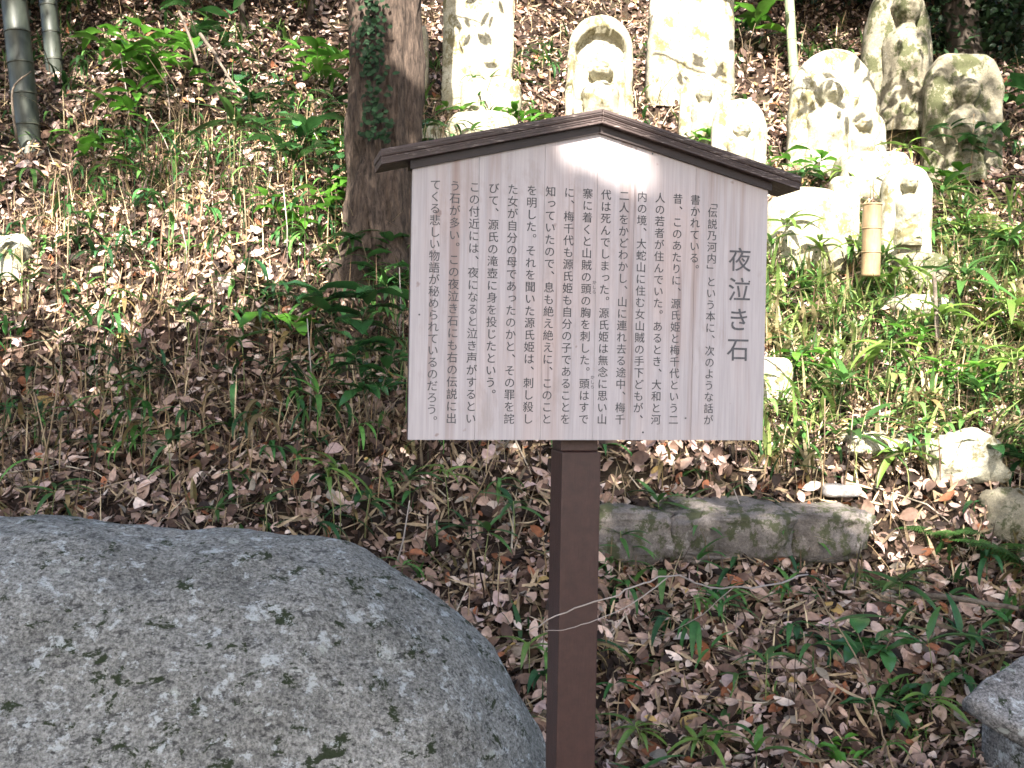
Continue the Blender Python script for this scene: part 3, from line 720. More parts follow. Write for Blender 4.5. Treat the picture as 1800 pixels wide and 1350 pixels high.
# ---------------------------------------------------------------- carved statues
def stele_slab(w_, h, T, shape, seed, niche=None, halo=None, rough=.02):
    nu, nv = 34, 46; V = []; idx = {}
    for j in range(nv + 1):
        v = j / nv; z = h * v
        if shape == 'arch':
            k = max(0, (v - (1 - .5 * w_ / h)) / (.5 * w_ / h)); hw = w_ / 2 * math.sqrt(max(0.0, 1 - k * k)) * (.94 + .06 * math.cos(v * 2))
        elif shape == 'oval': hw = w_ / 2 * (max(0, 1 - abs((v - .42) / .58) ** 2.4) ** .5 if v > .42 else 1 - .18 * ((.42 - v) / .42) ** 2)
        elif shape == 'square': hw = w_ / 2 * (1 if v < .93 else 1 - .35 * ((v - .93) / .07) ** 2)
        else:  # trapezoid shoulder
            hw = w_ / 2 * (1 if v < .8 else 1 - .38 * ((v - .8) / .2) ** 1.5)
        hw = max(hw, .004)
        for side in (0, 1):
            for i in range(nu + 1):
                s_ = -1 + 2 * i / nu; x = s_ * hw
                e_ = max(abs(s_), 0) ** 10
                top = max(0, (v - .93) / .07) ** 2
                t_ = T / 2 * (1 - .5 * e_ - .5 * top)
                y = -t_ if side == 0 else t_
                if side == 0 and niche:
                    nw, nb, nh, nd = niche; vv = (z - nb * h)
                    if vv > 0:
                        hn = nh * h; kk_ = max(0, (vv - (hn - nw * w_ / 2)) / (nw * w_ / 2)); half = nw * w_ / 2 * math.sqrt(max(0, 1 - kk_ * kk_)) if vv < hn else 0
                        m_ = np.clip((half - abs(x)) / (.05 * w_), 0, 1) if half > 0 else 0
                        y += nd * T * m_ * min(1, vv / (.04 * h))
                if side == 0 and halo:
                    hz, hr = halo; q = math.hypot(x, z - hz * h) / (hr * w_); y -= .14 * T * float(np.clip((1 - q) * 9, 0, 1))
                V.append((x, y, z))
    V = np.array(V); row = 2 * (nu + 1); F = []
    for j in range(nv):
        for side in (0, 1):
            for i in range(nu):
                a = j * row + side * (nu + 1) + i; q = (a, a + 1, a + 1 + row, a + row); F.append(q if side == 0 else q[::-1])
        for i in (0, nu):
            a = j * row + i; b_ = a + nu + 1; q = (a, a + row, b_ + row, b_); F.append(q if i == 0 else q[::-1])
    for i in range(nu):
        a = nv * row + i; b_ = a + nu + 1; F.append((a, a + 1, b_ + 1, b_))
    n1 = fbm(V, 3.2 / w_ * .3 + 4, 4, seed) * rough * w_; n2 = fbm(V, 22, 3, seed + 1) * .006
    V[:, 0] += n1; V[:, 1] += fbm(V, 5, 4, seed + 7) * rough * w_ + n2; V[:, 2] += n1 * .5
    return V, [np.array(F)]
def figure(hh, wd, dp, seed=0, hands=True):
    """standing or seated robed monk in half relief: one continuous surface"""
    prof = [(0, .50, .8), (.06, .52, .9), (.2, .48, .85), (.4, .44, .95), (.52, .46, 1.0), (.62, .47, .9), (.67, .38, .8), (.705, .20, .6), (.73, .165, .55), (.76, .2, .72), (.80, .245, .9), (.86, .265, 1.0), (.91, .25, .95), (.95, .2, .8), (.985, .12, .5), (1.0, .01, .1)]
    zz = np.concatenate([np.linspace(0, .7, 22), np.linspace(.71, 1, 26)]); pr = np.array(prof)
    rx = np.interp(zz, pr[:, 0], pr[:, 1]) * wd; ry = np.interp(zz, pr[:, 0], pr[:, 2]) * dp
    n_ = 40; V = []
    for z, a, b_ in zip(zz, rx, ry):
        for k in range(n_):
            an = 2 * math.pi * k / n_; ca, sa = math.cos(an), math.sin(an)
            x = a * np.sign(ca) * abs(ca) ** .85; y = b_ * np.sign(sa) * abs(sa) ** .85
            ff = max(0, -sa)
            if z > .72:   # face: brow, eyes, nose, mouth, ears
                X_ = ca; g_ = lambda zc, w1, x0, w2: math.exp(-((z - zc) / w1) ** 2 - ((X_ - x0) / w2) ** 2)
                if ff > 0:
                    y -= dp * (.15 * g_(.835, .025, 0, .12) + .1 * g_(.885, .014, .3, .28) + .1 * g_(.885, .014, -.3, .28) - .05 * g_(.862, .012, .33, .17) - .05 * g_(.862, .012, -.33, .17) + .06 * g_(.797, .008, 0, .2) - .03 * g_(.788, .006, 0, .25))
                x += np.sign(ca) * wd * .05 * math.exp(-((z - .85) / .04) ** 2) * (abs(ca) > .93)
            elif hands and ff > 0:
                X_ = ca
                y -= dp * .28 * math.exp(-((z - .45) / .05) ** 2 - (X_ / .33) ** 2)      # joined hands
                y -= dp * .10 * math.exp(-((abs(X_) - .55) / .12) ** 2) * (z < .6)      # sleeves
                y += dp * .06 * math.sin(z * 60 + abs(X_) * 5) * (z < .4)
                y += dp * .07 * math.exp(-((abs(X_) * .7 + .48 - z) / .018) ** 2)        # robe collar
            V.append((x, y, z * hh))
    m_ = len(zz); F = [(j * n_ + k, j * n_ + (k + 1) % n_, (j + 1) * n_ + (k + 1) % n_, (j + 1) * n_ + k) for j in range(m_ - 1) for k in range(n_)]
    V = np.array(V); V += (fbm(V, 14, 3, seed) * .03 * wd)[:, None] * [1, 1, 0]
    return V, [np.array(F)]
def statue(name, x0, x1, y0, y1, shape, label, fig=None, niche=None, halo=None, T=None, seed=1, rz=0, lean=0, cat='statue', yb=None, Yd=None, mat=None):
    """x0..x1, y0(top)..y1(base) photo rows; fig=(cx frac, base frac, height frac, width frac of slab)"""
    xc = (x0 + x1) / 2; p_ = hit(xc, y1) if Yd is None else at(xc, y1, Yd)
    k = p_[1] / FPX * 1.0; w_ = (x1 - x0) * k; h = (y1 - y0) * k * 1.03 + .06; T = T or w_ * .38
    e = empty(name, (p_[0], p_[1] + T / 2, p_[2] - .05), rz, label=label, cat=cat, group='stone statues and steles on the bank')
    e.rotation_euler = (-lean, 0, rz)
    obj('slab', [stele_slab(w_, h, T, shape, seed, niche, halo)], mat or m_stone, e, True)
    if fig:
        fx, fb, fh, fw = fig; V, F = figure(fh * h, fw * 1.28 * w_, T * .72, seed); V = V + [fx * w_, -T / 2 + (niche[3] * T * .8 if niche else 0) + T * .05, fb * h]
        obj('carved_figure', [(V, F)], mat or m_stone, e, True)
    return e
statue('stele', 776, 900, -25, 190, 'square', 'tall flat white stone slab with crisp leaf shadows, left of the roof peak', seed=2, cat='stele', T=.16)
statue('niche_statue', 994, 1114, 32, 235, 'arch', 'arched stone with a figure in a deep niche, directly behind the roof peak', fig=(.02, .02, .62, .46), niche=(.80, .08, .80, .5), seed=3, T=.22, rz=-.05)
statue('large_stele', 1138, 1294, -60, 178, 'arch', 'large round topped white stone with dark leaf shadows, top centre right', seed=4, cat='stele', T=.28, rz=.08)
statue('small_statue', 1194, 1270, 134, 262, 'arch', 'small arched statue with a round face, in front of the large round topped stone', fig=(.05, .0, .86, .5), seed=5, T=.13)
statue('arched_statue', 1250, 1350, 180, 330, 'arch', 'small yellowish arched stone with a seated figure, just above the right roof slope', fig=(0, .05, .72, .42), halo=(.7, .34), seed=6, T=.14, rz=.05)
statue('round_topped_statue', 1388, 1546, 94, 305, 'arch', 'wide round topped stone statue, half in shade, right of the green bamboo culm', fig=(-.10, 0, .76, .40), seed=7, T=.2, rz=.07)
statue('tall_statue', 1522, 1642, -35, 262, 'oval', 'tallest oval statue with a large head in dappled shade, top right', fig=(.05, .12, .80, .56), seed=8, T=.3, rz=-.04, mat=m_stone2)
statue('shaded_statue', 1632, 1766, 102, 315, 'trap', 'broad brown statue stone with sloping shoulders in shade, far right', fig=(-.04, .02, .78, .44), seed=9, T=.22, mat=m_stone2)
statue('seated_statue', 1464, 1560, 188, 300, 'arch', 'arched statue with a small round face standing on the broad pedestal', fig=(.02, .05, .74, .40), halo=(.66, .36), seed=10, T=.15)
statue('pillar_statue', 1552, 1642, 298, 500, 'arch', 'rightmost small pillar statue, blown white by sun, with a narrow face', fig=(-.05, .35, .56, .42), seed=11, T=.17)
statue('plain_stele', 1460, 1512, 318, 480, 'square', 'plain white slab between the white boulder and the dry bamboo tube', seed=12, T=.12, cat='stele')

# ---------------------------------------------------------------- bamboo and the big tree
def culm(px0, py0, px1, py1, dia, mat, label, nodes, name='bamboo_culm', cat='bamboo', Y=None):
    b0 = hit(px0, py0) if Y is None else at(px0, py0, Y); t1 = at(px1, py1, b0[1]); d = t1 - b0; L = np.linalg.norm(d); ext = 1 if L > 1.6 or py1 <= 0 else 0
    e = empty(name, b0, label=label, cat=cat)
    top = d * (1 if not ext else 3.2); P = []; rr = []
    step = .24 if ext else np.linalg.norm(top) / 3; m_ = int(round(np.linalg.norm(top) / step)) + (1 if ext else 0)
    u = top / np.linalg.norm(top); s_ = Soup()
    ring = Soup()
    for i in range(m_):
        a = u * (i * step) - u * .12; b_ = u * ((i + 1) * step) - u * .12
        V, F = tube([a, a + u * .012, b_ - u * .012, b_], [dia / 2 * 1.03, dia / 2, dia / 2, dia / 2 * 1.03], 20); s_.add(V, F)
        V, F = tube([b_ - u * .006, b_, b_ + u * .006], [dia / 2 * 1.04, dia / 2 * 1.09, dia / 2 * 1.04], 20); ring.add(V, F)
    link('culm', s_.mesh('culm', mat, True), e); link('node_ring', ring.mesh('node_ring', m_ring if mat == m_culm_d else mat, True), e)['kind'] = 'stuff'
    return e
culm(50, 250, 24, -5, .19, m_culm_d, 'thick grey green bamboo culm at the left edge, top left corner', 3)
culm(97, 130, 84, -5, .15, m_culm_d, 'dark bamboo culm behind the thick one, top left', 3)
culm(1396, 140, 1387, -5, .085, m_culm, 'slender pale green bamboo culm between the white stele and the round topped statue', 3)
culm(1531, 452, 1534, 326, .115, m_culm_t, 'short cut dry tan bamboo tube standing between two white stones', 3, name='bamboo_tube', Y=6.75)
# big fluted trunk with ivy
tb = hit(672, 470); e = empty('tree', tb, label='large fluted brown tree trunk with dark ivy, left of the signboard', cat='tree')
nseg, nr = 90, 140; V = []
for j in range(nseg + 1):
    z = -.3 + j * .06
    c = at(668, 0, tb[1])[0] - tb[0]
    fl = 1 + .16 * math.exp(-max(0, z) / .35)
    r0 = .215 * fl
    for k in range(nr):
        an = 2 * math.pi * k / nr
        r0 = .215 * fl * (1 + .28 * math.exp(-max(0, z + .05) / .10) * (1 + .6 * math.sin(5 * an + 1)))
        lob = 1 + .12 * math.cos(3 * an + .6 + z * .2) + .07 * math.cos(7 * an + 1) + .10 * math.exp(-max(0, z) / .4) * math.cos(5 * an)
        V.append((c * min(1, max(0, z) / 2) + r0 * lob * math.cos(an), r0 * lob * math.sin(an) + z * .08, z))
V = np.array(V); V += ((fbm(V * [1, 1, .3], 9, 4, 3) * .03) + fbm(V * [1, 1, .12], 34, 3, 5) * .018)[:, None] * [1, 1, 0]
F = [(j * nr + k, j * nr + (k + 1) % nr, (j + 1) * nr + (k + 1) % nr, (j + 1) * nr + k) for j in range(nseg) for k in range(nr)]
obj('trunk', [(V, [np.array(F)])], m_bark, e, True)
s = Soup(); n = 1100
an = rng.normal(-1.66, .2, n); z = rng.uniform(.75, 4.6, n); an = an + .12 * np.sin(z * 3)
r_ = .265 + rng.uniform(0, .05, n)
cxx = (at(668, 0, tb[1])[0] - tb[0]) * np.minimum(1, z / 2)
T = np.stack([cxx + r_ * np.cos(an), r_ * np.sin(an) + z * .08, z], 1)
a = np.stack([np.cos(an), np.sin(an), np.full(n, .3)], 1) + rng.normal(0, .35, (n, 3)); a /= np.linalg.norm(a, axis=1)[:, None]
b_ = np.cross(a, rng.normal(size=(n, 3))); b_ /= np.linalg.norm(b_, axis=1)[:, None]
wide = lv * [1.5, 1, 1]
s.inst(wide, lf, np.stack([np.cross(b_, a), b_, a], 2) * rng.uniform(.03, .055, (n, 1, 1)), T, np.array([[.014, .036, .014]]) * rng.uniform(.5, 1.6, (n, 1)))
iv = link('ivy', s.mesh('ivy', m_ivy), None); iv.location = tb; tag(iv, 'dark green ivy climbing the middle of the large trunk', 'ivy', kind='stuff')
# a dark trunk far right behind the statues, and slim trees up the bank
def small_trunk(px0, py0, px1, dia, label):
    b0 = hit(px0, py0); t1 = at(px1, 0, b0[1]); d = (t1 - b0); d = d / abs(d[2]) if abs(d[2]) > .05 else np.array([0, 0, 1.]); d[0] = np.clip(d[0], -.25, .25); d[1] = .03
    e = empty('tree', b0, label=label, cat='tree', group='dark trees up the bank')
    P = [d * u + [random.uniform(-.03, .03), 0, 0] for u in (-.2, .3, 1, 2, 3.5, 6)]
    obj('trunk', [tube(P, np.array([1.25, 1.05, 1, .95, .85, .6]) * dia / 2, 14)], m_bark_d, e, True)
small_trunk(1700, 110, 1690, .3, 'dark tree trunk behind the tallest statue, top right corner')
small_trunk(425, 60, 418, .05, 'thin pale sapling trunk at the top, left of the big tree')
small_trunk(545, 40, 552, .07, 'slim dark trunk at the top edge just left of the big tree')
small_trunk(1790, 60, 1795, .12, 'slim dark trunk at the top right edge of the picture')

# ---------------------------------------------------------------- plants
def leaf_mesh(kind, seed, mat):
    """unit length leaf, base at origin, pointing +Y, arching down"""
    r = random.Random(seed); n_ = {'sasa': 8, 'broad': 6}[kind]; V = []
    bend = r.uniform(.3, 1.0) if kind == 'sasa' else r.uniform(.1, .6); half = {'sasa': .078, 'broad': .21}[kind] * r.uniform(.85, 1.15); fold = r.uniform(.15, .5); tw = r.uniform(-.5, .5)
    y = z = 0; a = .25
    for i in range(n_ + 1):
        u = i / n_
        if kind == 'sasa': wd = half * min(1, (u * 5) ** .6) * (1 - u ** 2.2) ** .8
        else: wd = half * math.sin(math.pi * min(1, u * .98 + .01)) ** .8 * (1.1 - .3 * u)
        wav = .02 * math.sin(u * 14 + seed) if kind == 'broad' else 0
        for sx in (-1, 0, 1):
            x = sx * wd; zz = abs(x) * fold + wav * abs(sx) ; an = tw * u
            V.append((x * math.cos(an), y, z + zz + x * math.sin(an)))
        a -= bend * 1.5 / n_; y += math.cos(a) / n_; z += math.sin(a) / n_
    F = [(i * 3 + k, i * 3 + k + 1, i * 3 + k + 4, i * 3 + k + 3) for i in range(n_) for k in (0, 1)]
    return np_mesh('leaf', np.array(V), [np.array(F)], mat)
LM = {}
for nm, kind, mat in [('sasa', 'sasa', m_sasa), ('sasab', 'sasa', m_sasa_b), ('broad', 'broad', m_broad), ('broadb', 'broad', m_broad_b)]:
    LM[nm] = [leaf_mesh(kind, 7 * i + len(nm), mat) for i in range(5)]
def put_leaf(parent, P, az, el, L, nm, wid=1.0, roll=0):
    o = link('leaf', random.choice(LM[nm]), parent)
    o.location = P; o.rotation_mode = 'XYZ'; o.rotation_euler = (el, roll, az - math.pi / 2); o.scale = (L * wid, L, L)
    return o
def sasa(px_, py_, hpx, label, nl=5, L=.17, nm='sasa', lean=.15, az0=None, Y=None, culms=1):
    if px_ > 1350 and py_ < 900: L *= 1.25; hpx *= 1.15; nl = int(nl * 1.4)
    b0 = hit(px_, py_) if Y is None else at(px_, py_, Y); h = hpx * b0[1] / FPX
    e = empty('bamboo_grass', b0, label=label, cat='bamboo grass', group='bamboo grass sprigs among the fallen leaves'); s_ = Soup(); spots = []
    for c in range(culms):
        a = random.uniform(0, 6.28) if az0 is None else az0; hh = h * random.uniform(.75, 1)
        tip = np.array([math.cos(a) * lean * hh, math.sin(a) * lean * hh, hh]); P = [np.array([c * .02, 0, -.03]), tip * [.3, .3, .5] + [c * .02, 0, 0], tip]
        V, F = tube(P, [.0026, .0022, .0015], 6); s_.add(V, F, (.2, .22, .08)); spots.append(tip)
    link('stem', s_.mesh('stem', m_stalk), e)
    for i in range(int(nl * 1.3)):
        tip = spots[i % len(spots)]; f = random.uniform(.82, 1)
        put_leaf(e, tip * [f, f, f], i * 2.4 + random.uniform(-.5, .5) + (az0 or 0), random.uniform(-.35, .6), L * 1.3 * random.uniform(.65, 1.15), nm)
    return e
def broad(px_, py_, hpx, wpx, label, nl=12, Lpx=34, nm='broad', name='leafy_shrub', cat='shrub', Y=None, cxo=0, nst=2):
    b0 = hit(px_, py_) if Y is None else at(px_, py_, Y); k = b0[1] / FPX; h = hpx * k; wd = wpx * k / 2
    e = empty(name, b0, label=label, cat=cat); s_ = Soup(); tips = []
    for c in range(nst):
        a = 6.28 * c / nst + random.uniform(-.6, .6); f = random.uniform(.75, 1)
        tip = np.array([cxo * k + math.cos(a) * wd * .75, math.sin(a) * wd * .5 - .03, h * f]); P = [np.array([0, 0, -.04]), tip * [.25, .3, .45], tip]
        V, F = tube(P, [.0045, .0035, .002], 6); s_.add(V, F, (.14, .1, .06)); tips.append(P)
    link('stem', s_.mesh('stem', m_stalk), e)
    for i in range(int(nl * 1.5)):
        P = tips[i % nst]; u = min(1, .45 + .6 * (i // nst + 1) / (nl * 1.5 / nst)); q = P[1] * (1 - u) ** 2 * 1.0 + (P[2] - 0) * u * (2 - u) * .98 if u < 1 else P[2]
        q = P[1] + (P[2] - P[1]) * (u * 1.6 - .6 if u > .4 else 0)
        put_leaf(e, q, i * 2.4 + random.uniform(-.4, .4), random.uniform(-.35, .5), Lpx * 1.4 * k * random.uniform(.7, 1.15), nm, random.uniform(.85, 1.15))
    return e
def frond_mesh(L, mat, seed):
    r = random.Random(seed); s_ = Soup(); P = []; y = z = 0; a = .75
    for i in range(15):
        P.append((0, y, z)); a -= .085; y += math.cos(a) * L / 14; z += math.sin(a) * L / 14
    V, F = tube(P, np.linspace(.0025, .0006, 15), 5); s_.add(V, F)
    P = np.array(P)
    for i in range(3, 29):
        u = i / 28; c = P[0] + 0; t_ = u * 14; k_ = min(13, int(t_)); c = P[k_] + (P[k_ + 1] - P[k_]) * (t_ - k_)
        pl = L * .34 * math.sin(math.pi * min(1, .12 + .88 * u)) ** .8 * (1.05 - .45 * u) + .004
        for sx in (-1, 1):
            d = np.array([sx * .93, .36, -.10 + r.uniform(-.06, .06)]); wv = L * .014
            # toothed pinna: main blade plus small teeth
            m_ = 7; V = []
            for j in range(m_ + 1):
                q = j / m_; w2 = wv * (1 - q) ** .6 * (1.0 if j % 2 else .55) + .0005
                cc = c + d * pl * q + np.array([0, 0, -.12 * pl * q * q]); V += [cc + [0, w2 * 1.4, 0], cc - [0, w2 * 1.4, 0]]
            s_.add(np.array(V), [np.array([(2 * j, 2 * j + 1, 2 * j + 3, 2 * j + 2) for j in range(m_)])])
    return s_.mesh('frond', mat, True)
def fern(px_, py_, Lpx, label, nf=6, mat=None, azs=None, Y=None, up=.0):
    b0 = hit(px_, py_) if Y is None else at(px_, py_, Y); L = 1.55 * Lpx * b0[1] / FPX; e = empty('fern', b0, label=label, cat='fern')
    me = [frond_mesh(L, mat or m_fern, q) for q in (1, 2)]
    for i in range(nf):
        o = link('frond', me[i % 2], e); az = azs[i] if azs else i * 6.28 / nf + random.uniform(-.3, .3); o.rotation_euler = (up + random.uniform(-.1, .2), 0, az - math.pi / 2); o.scale = (1, random.uniform(.8, 1.1), 1)
    return e
# broadleaf shrubs
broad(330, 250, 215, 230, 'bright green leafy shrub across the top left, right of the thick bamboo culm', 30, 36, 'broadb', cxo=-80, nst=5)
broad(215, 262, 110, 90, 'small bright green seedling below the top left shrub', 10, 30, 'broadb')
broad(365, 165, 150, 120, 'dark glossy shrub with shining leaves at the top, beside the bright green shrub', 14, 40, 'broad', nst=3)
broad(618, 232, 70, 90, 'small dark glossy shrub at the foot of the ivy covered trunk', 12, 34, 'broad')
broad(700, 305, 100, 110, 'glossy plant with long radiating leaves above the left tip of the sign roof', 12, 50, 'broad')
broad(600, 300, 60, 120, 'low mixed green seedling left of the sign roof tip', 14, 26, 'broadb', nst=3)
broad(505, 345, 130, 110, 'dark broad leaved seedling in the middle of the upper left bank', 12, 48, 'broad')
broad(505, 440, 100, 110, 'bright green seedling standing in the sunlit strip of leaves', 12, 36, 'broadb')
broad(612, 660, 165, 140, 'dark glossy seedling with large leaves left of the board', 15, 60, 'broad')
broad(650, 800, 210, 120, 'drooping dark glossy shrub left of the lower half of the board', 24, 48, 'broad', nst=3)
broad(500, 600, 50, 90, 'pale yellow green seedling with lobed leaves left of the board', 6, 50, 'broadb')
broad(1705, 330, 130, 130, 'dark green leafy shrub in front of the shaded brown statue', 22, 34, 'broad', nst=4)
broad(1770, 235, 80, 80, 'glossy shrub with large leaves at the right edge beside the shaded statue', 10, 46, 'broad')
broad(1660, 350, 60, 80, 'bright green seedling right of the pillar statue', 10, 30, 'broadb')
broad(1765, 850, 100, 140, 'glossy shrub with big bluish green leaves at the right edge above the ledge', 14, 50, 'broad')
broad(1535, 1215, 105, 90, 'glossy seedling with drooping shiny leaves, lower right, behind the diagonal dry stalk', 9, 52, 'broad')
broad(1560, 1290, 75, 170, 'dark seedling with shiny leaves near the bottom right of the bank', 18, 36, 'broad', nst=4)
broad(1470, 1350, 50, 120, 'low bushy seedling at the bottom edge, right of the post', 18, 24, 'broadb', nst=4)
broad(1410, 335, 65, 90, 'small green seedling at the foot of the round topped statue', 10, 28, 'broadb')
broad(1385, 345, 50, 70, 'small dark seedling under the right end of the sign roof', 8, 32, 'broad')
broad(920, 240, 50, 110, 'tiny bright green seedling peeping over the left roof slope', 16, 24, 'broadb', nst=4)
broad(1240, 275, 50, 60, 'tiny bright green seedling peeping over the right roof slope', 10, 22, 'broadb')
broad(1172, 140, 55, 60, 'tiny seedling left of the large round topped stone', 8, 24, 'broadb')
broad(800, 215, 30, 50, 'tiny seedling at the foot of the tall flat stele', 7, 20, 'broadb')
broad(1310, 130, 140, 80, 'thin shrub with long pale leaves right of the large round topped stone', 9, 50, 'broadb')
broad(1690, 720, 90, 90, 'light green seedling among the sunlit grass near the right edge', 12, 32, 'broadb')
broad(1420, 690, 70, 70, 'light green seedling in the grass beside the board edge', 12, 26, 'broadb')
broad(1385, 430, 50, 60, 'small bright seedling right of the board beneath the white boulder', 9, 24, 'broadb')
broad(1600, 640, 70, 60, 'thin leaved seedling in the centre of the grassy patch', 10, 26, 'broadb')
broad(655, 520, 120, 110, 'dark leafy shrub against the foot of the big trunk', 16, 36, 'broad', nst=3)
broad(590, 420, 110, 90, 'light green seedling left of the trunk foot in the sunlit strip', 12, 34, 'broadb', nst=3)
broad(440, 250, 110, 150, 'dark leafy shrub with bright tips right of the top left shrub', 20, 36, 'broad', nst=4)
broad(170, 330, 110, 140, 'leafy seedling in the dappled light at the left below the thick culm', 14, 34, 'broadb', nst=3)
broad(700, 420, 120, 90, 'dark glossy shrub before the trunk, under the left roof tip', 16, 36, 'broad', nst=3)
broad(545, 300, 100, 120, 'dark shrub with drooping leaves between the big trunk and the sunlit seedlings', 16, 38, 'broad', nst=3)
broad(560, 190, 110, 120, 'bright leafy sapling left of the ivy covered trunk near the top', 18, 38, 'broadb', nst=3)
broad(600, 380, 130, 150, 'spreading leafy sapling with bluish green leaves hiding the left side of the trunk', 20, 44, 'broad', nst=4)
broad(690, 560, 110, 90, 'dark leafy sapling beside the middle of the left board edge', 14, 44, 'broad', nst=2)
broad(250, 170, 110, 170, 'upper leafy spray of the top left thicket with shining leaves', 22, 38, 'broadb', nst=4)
# ferns
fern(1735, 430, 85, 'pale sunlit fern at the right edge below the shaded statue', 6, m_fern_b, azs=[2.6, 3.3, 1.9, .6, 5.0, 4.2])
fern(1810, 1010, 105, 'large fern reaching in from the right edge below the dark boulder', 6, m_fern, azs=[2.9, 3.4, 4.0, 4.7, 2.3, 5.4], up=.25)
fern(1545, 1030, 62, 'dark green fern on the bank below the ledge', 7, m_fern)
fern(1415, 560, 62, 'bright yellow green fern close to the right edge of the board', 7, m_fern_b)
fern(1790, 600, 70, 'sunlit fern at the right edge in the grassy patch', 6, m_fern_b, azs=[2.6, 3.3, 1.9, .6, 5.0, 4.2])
fern(1660, 950, 60, 'feathery green fern at the right end of the ledge', 6, m_fern)
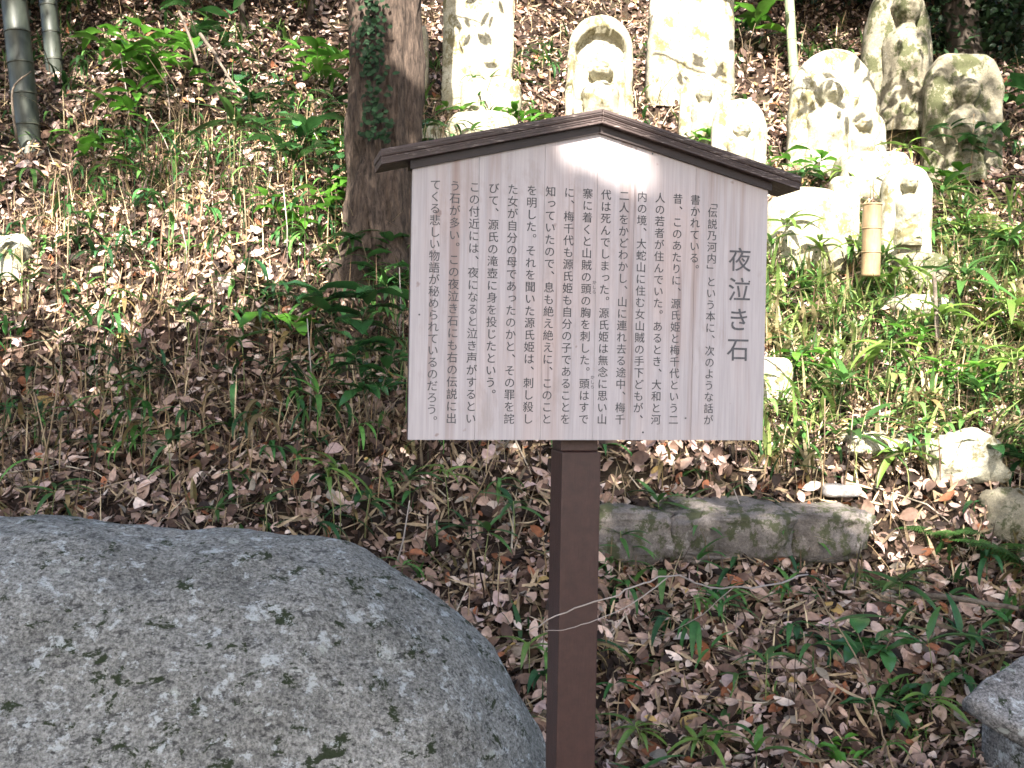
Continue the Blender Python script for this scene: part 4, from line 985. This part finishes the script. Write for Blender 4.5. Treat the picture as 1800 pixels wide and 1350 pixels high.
# bamboo grass
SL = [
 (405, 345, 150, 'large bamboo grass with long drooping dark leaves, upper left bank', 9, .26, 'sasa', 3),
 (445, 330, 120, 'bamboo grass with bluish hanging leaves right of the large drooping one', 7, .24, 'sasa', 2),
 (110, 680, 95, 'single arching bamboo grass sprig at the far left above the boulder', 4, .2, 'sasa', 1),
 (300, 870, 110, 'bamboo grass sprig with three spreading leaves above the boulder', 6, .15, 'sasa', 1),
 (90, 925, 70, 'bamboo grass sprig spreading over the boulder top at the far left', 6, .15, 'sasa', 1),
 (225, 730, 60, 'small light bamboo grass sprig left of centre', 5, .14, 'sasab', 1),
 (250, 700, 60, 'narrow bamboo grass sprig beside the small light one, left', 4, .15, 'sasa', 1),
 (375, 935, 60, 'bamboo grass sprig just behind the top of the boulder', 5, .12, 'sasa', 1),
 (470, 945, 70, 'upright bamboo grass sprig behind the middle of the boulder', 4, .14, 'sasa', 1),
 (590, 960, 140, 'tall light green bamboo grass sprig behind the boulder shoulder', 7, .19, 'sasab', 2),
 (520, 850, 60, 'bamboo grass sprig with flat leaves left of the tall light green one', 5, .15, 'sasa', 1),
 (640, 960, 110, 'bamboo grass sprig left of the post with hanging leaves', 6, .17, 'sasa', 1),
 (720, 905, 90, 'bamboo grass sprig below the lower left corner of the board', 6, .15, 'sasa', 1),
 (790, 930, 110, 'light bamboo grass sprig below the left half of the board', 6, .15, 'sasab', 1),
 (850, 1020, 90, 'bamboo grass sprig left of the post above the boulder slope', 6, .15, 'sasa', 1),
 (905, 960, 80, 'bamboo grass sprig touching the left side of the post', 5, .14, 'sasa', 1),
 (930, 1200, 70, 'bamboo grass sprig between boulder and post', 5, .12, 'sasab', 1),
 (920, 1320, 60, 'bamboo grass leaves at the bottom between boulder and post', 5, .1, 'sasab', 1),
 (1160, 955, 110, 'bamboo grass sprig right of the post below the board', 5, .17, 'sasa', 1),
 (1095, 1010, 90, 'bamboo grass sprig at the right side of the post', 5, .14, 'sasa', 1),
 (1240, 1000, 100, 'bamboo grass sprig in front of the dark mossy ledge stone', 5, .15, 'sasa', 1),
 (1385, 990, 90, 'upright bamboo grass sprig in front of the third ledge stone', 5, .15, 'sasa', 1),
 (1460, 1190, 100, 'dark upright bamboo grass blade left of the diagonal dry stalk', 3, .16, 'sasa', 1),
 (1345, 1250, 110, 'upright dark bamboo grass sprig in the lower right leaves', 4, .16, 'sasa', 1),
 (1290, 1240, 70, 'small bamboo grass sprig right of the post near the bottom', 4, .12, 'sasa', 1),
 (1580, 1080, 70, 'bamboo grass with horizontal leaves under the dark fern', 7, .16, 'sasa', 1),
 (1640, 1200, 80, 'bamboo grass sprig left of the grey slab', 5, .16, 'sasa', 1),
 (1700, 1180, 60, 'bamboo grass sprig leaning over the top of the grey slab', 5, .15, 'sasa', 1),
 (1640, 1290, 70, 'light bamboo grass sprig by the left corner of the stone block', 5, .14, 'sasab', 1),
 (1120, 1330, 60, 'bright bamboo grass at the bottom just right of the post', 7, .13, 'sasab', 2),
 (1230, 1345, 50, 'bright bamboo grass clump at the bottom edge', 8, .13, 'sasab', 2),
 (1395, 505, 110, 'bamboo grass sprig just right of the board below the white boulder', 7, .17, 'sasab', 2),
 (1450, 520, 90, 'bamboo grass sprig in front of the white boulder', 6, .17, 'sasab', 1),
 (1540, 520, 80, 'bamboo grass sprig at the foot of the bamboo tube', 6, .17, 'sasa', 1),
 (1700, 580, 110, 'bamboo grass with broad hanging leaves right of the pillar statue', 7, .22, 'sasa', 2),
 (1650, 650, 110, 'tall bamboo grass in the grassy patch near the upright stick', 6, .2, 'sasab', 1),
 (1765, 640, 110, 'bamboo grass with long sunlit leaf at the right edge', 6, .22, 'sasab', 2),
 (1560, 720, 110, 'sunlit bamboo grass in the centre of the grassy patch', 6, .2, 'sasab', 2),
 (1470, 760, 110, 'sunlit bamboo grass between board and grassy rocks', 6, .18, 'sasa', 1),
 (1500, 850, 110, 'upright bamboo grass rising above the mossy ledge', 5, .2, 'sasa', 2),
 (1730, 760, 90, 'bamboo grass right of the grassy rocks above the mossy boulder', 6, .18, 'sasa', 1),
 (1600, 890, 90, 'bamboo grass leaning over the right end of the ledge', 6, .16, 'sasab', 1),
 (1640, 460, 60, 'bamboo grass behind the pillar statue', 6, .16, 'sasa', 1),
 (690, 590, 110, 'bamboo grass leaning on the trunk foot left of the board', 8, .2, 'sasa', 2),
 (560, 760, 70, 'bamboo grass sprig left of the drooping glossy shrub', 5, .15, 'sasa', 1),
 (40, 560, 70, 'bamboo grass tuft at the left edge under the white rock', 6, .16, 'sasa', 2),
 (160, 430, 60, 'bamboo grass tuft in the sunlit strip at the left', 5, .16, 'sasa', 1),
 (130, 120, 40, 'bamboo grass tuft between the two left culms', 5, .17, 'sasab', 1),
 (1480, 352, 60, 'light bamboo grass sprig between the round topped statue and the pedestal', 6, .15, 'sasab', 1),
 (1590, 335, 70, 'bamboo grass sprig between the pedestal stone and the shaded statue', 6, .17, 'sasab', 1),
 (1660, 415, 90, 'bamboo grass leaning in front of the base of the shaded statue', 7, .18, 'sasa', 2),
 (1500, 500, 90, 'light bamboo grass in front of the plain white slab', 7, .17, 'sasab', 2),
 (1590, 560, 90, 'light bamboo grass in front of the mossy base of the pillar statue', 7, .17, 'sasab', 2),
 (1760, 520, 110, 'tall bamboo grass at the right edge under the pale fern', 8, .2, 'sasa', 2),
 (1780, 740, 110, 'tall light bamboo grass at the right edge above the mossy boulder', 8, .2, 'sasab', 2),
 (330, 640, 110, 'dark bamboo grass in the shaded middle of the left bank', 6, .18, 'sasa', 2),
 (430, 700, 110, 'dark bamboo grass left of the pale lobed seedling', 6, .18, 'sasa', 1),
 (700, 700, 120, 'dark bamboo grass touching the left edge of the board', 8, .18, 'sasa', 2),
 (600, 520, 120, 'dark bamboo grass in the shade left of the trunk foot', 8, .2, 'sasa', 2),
 (530, 35, 40, 'tiny yellow green bamboo grass tuft near the top, left of the big trunk', 6, .14, 'sasab', 1),
]
for a in SL: sasa(a[0], a[1], a[2], a[3], a[4], a[5], a[6], culms=a[7])
# ---------------------------------------------------------------- stalks, twigs
def stalk(name, pts, r0, r1, label, mat=m_twig, side=(), cat='twig', group=None):
    o = Soup(); V, F = tube(pts, np.linspace(r0, r1, len(pts)), 6); o.add(V, F)
    for q in side:
        V, F = tube(q, np.linspace(r1 * 1.3, r1 * .6, len(q)), 5); o.add(V, F)
    return tag(link(name, o.mesh(name, mat, True)), label, cat, group)
def curvepts(pp, Ys):
    """smooth curve through the measured points, with a slight natural wobble"""
    P = np.array([at(a, b_, Y_) for (a, b_), Y_ in zip(pp, Ys)]); out = []
    if len(P) < 3: return P
    E_ = np.concatenate([[2 * P[0] - P[1]], P, [2 * P[-1] - P[-2]]])
    for i in range(1, len(E_) - 2):
        for t in np.arange(0, 1, .2):
            a, b_, c, d = E_[i - 1:i + 3]; out.append(.5 * ((2 * b_) + (c - a) * t + (2 * a - 5 * b_ + 4 * c - d) * t * t + (3 * b_ - a - 3 * c + d) * t ** 3))
    out.append(P[-1]); out = np.array(out); L_ = np.linalg.norm(out[-1] - out[0])
    out[1:-1] += rng.normal(0, .0028 * min(1, L_), (len(out) - 2, 3)); return out
stalk('bare_twig', curvepts([(1420, 1010), (1340, 1030), (1250, 1032), (1175, 1012), (1100, 1040), (1010, 1072), (945, 1100), (925, 1108)], [3.4, 3.1, 2.8, 2.5, 2.42, 2.4, 2.4, 2.4]), .0028, .0012,
      'thin bare forked twig crossing in front of the brown post', side=[curvepts([(1175, 1014), (1120, 1055), (1060, 1085), (1000, 1105), (955, 1110)], [2.5, 2.45, 2.42, 2.4, 2.4]), curvepts([(1290, 1032), (1220, 1090), (1150, 1125)], [2.95, 3.1, 3.3])])
stalk('diagonal_stalk', curvepts([(1430, 1030), (1500, 1150), (1540, 1250), (1572, 1355)], [4.6, 4.1, 3.95, 3.8]), .003, .0035, 'long orange brown dry stalk leaning diagonally in the lower right', m_culm_t)
stalk('diagonal_stalk', curvepts([(1350, 1140), (1420, 1220), (1480, 1300)], [4.4, 4.1, 3.9]), .003, .003, 'shorter brown dry stalk leaning below the long orange one', m_culm_t)
stalk('upright_stick', curvepts([(1648, 600), (1645, 540), (1642, 478)], [6.3, 6.35, 6.35]), .014, .011, 'short grey upright stick below the rightmost small statue', m_branch, cat='stick')
stalk('dead_branch', curvepts([(30, 250), (22, 160), (55, 125)], [8, 7.9, 7.9]), .012, .005, 'pale broken branch leaning on the thick bamboo culm', m_branch, cat='branch')
stalk('dead_branch', curvepts([(315, 20), (335, 70), (348, 115)], [8.5, 8.3, 8.2]), .012, .009, 'slanting grey branch among the top left shrub leaves', m_branch, cat='branch')
stalk('dead_branch', curvepts([(352, 60), (378, 95), (405, 140), (430, 165)], [8.6, 8.4, 8.2, 8.1]), .016, .006, 'slanting tan branch right of the grey branch at the top left', m_branch, cat='branch')
stalk('dead_branch', curvepts([(1095, 55), (1125, 40), (1150, 25)], [9.4, 9.5, 9.5]), .008, .005, 'thin pinkish branch touching the arch of the niche statue', m_branch, cat='branch')
stalk('dead_branch', curvepts([(1260, 825), (1300, 842), (1350, 835), (1420, 822)], [5.35, 5.4, 5.45, 5.5]), .008, .005, 'dark fallen branch lying on top of the ledge under the board', m_branch, cat='branch')
stalk('dead_branch', curvepts([(1600, 1045), (1680, 1052), (1790, 1070)], [4.75, 4.6, 4.45]), .016, .01, 'dark fallen branch below the right edge fern', m_branch, cat='branch')
ST = [((92, 870), (60, 690)), ((60, 880), (108, 640)), ((190, 560), (215, 470)), ((258, 735), (262, 650)), ((330, 480), (318, 390)), ((432, 480), (428, 330)), ((505, 470), (498, 330)), ((545, 740), (540, 560)),
      ((588, 310), (550, 230)), ((700, 620), (702, 470)), ((1475, 900), (1500, 720)), ((1440, 900), (1450, 700)), ((1060, 930), (1085, 820)), ((820, 900), (870, 800)), ((300, 240), (290, 130)), ((232, 250), (212, 100)),
      ((310, 290), (262, 200)), ((690, 1010), (720, 880)), ((410, 640), (400, 520)), ((150, 640), (190, 520)), ((430, 860), (445, 760)), ((1700, 340), (1712, 200)), ((1310, 940), (1290, 860))]
where = ['at the far left above the boulder', 'crossing another stalk at the far left', 'below the sunlit strip at the left', 'in the left middle of the bank', 'in the sunlit strip left of centre', 'pale, in the middle of the sunlit strip', 'dark, at the right of the sunlit strip', 'dark, left of the drooping glossy shrub',
         'left of the sign roof tip', 'dark, against the trunk foot beside the board', 'in front of the grassy rocks', 'under the grassy patch near the ledge', 'just right of the post under the board', 'left of the post under the board', 'under the top left shrub', 'in the small seedling at the top left',
         'slanting below the top left shrub', 'behind the right shoulder of the boulder', 'in the middle of the shaded bank', 'slanting in the shaded left bank', 'above the middle of the boulder', 'beside the shaded brown statue', 'before the dark mossy ledge stone']
for (a, b_), wh in zip(ST, where):
    p0 = hit(*a); p1 = at(b_[0], b_[1], p0[1] - .05); stalk('dry_stalk', [p0 - [0, 0, .03], (p0 + p1) / 2 + [.012, 0, 0], p1], .0045, .0025, 'thin dry stalk ' + wh, random.choice([m_twig, m_culm_t]), cat='dry stalk', group='thin dry stalks on the bank')
print('polys', sum(len(o.data.polygons) for o in bpy.data.objects if o.type == 'MESH'), 'objs', len(bpy.data.objects))
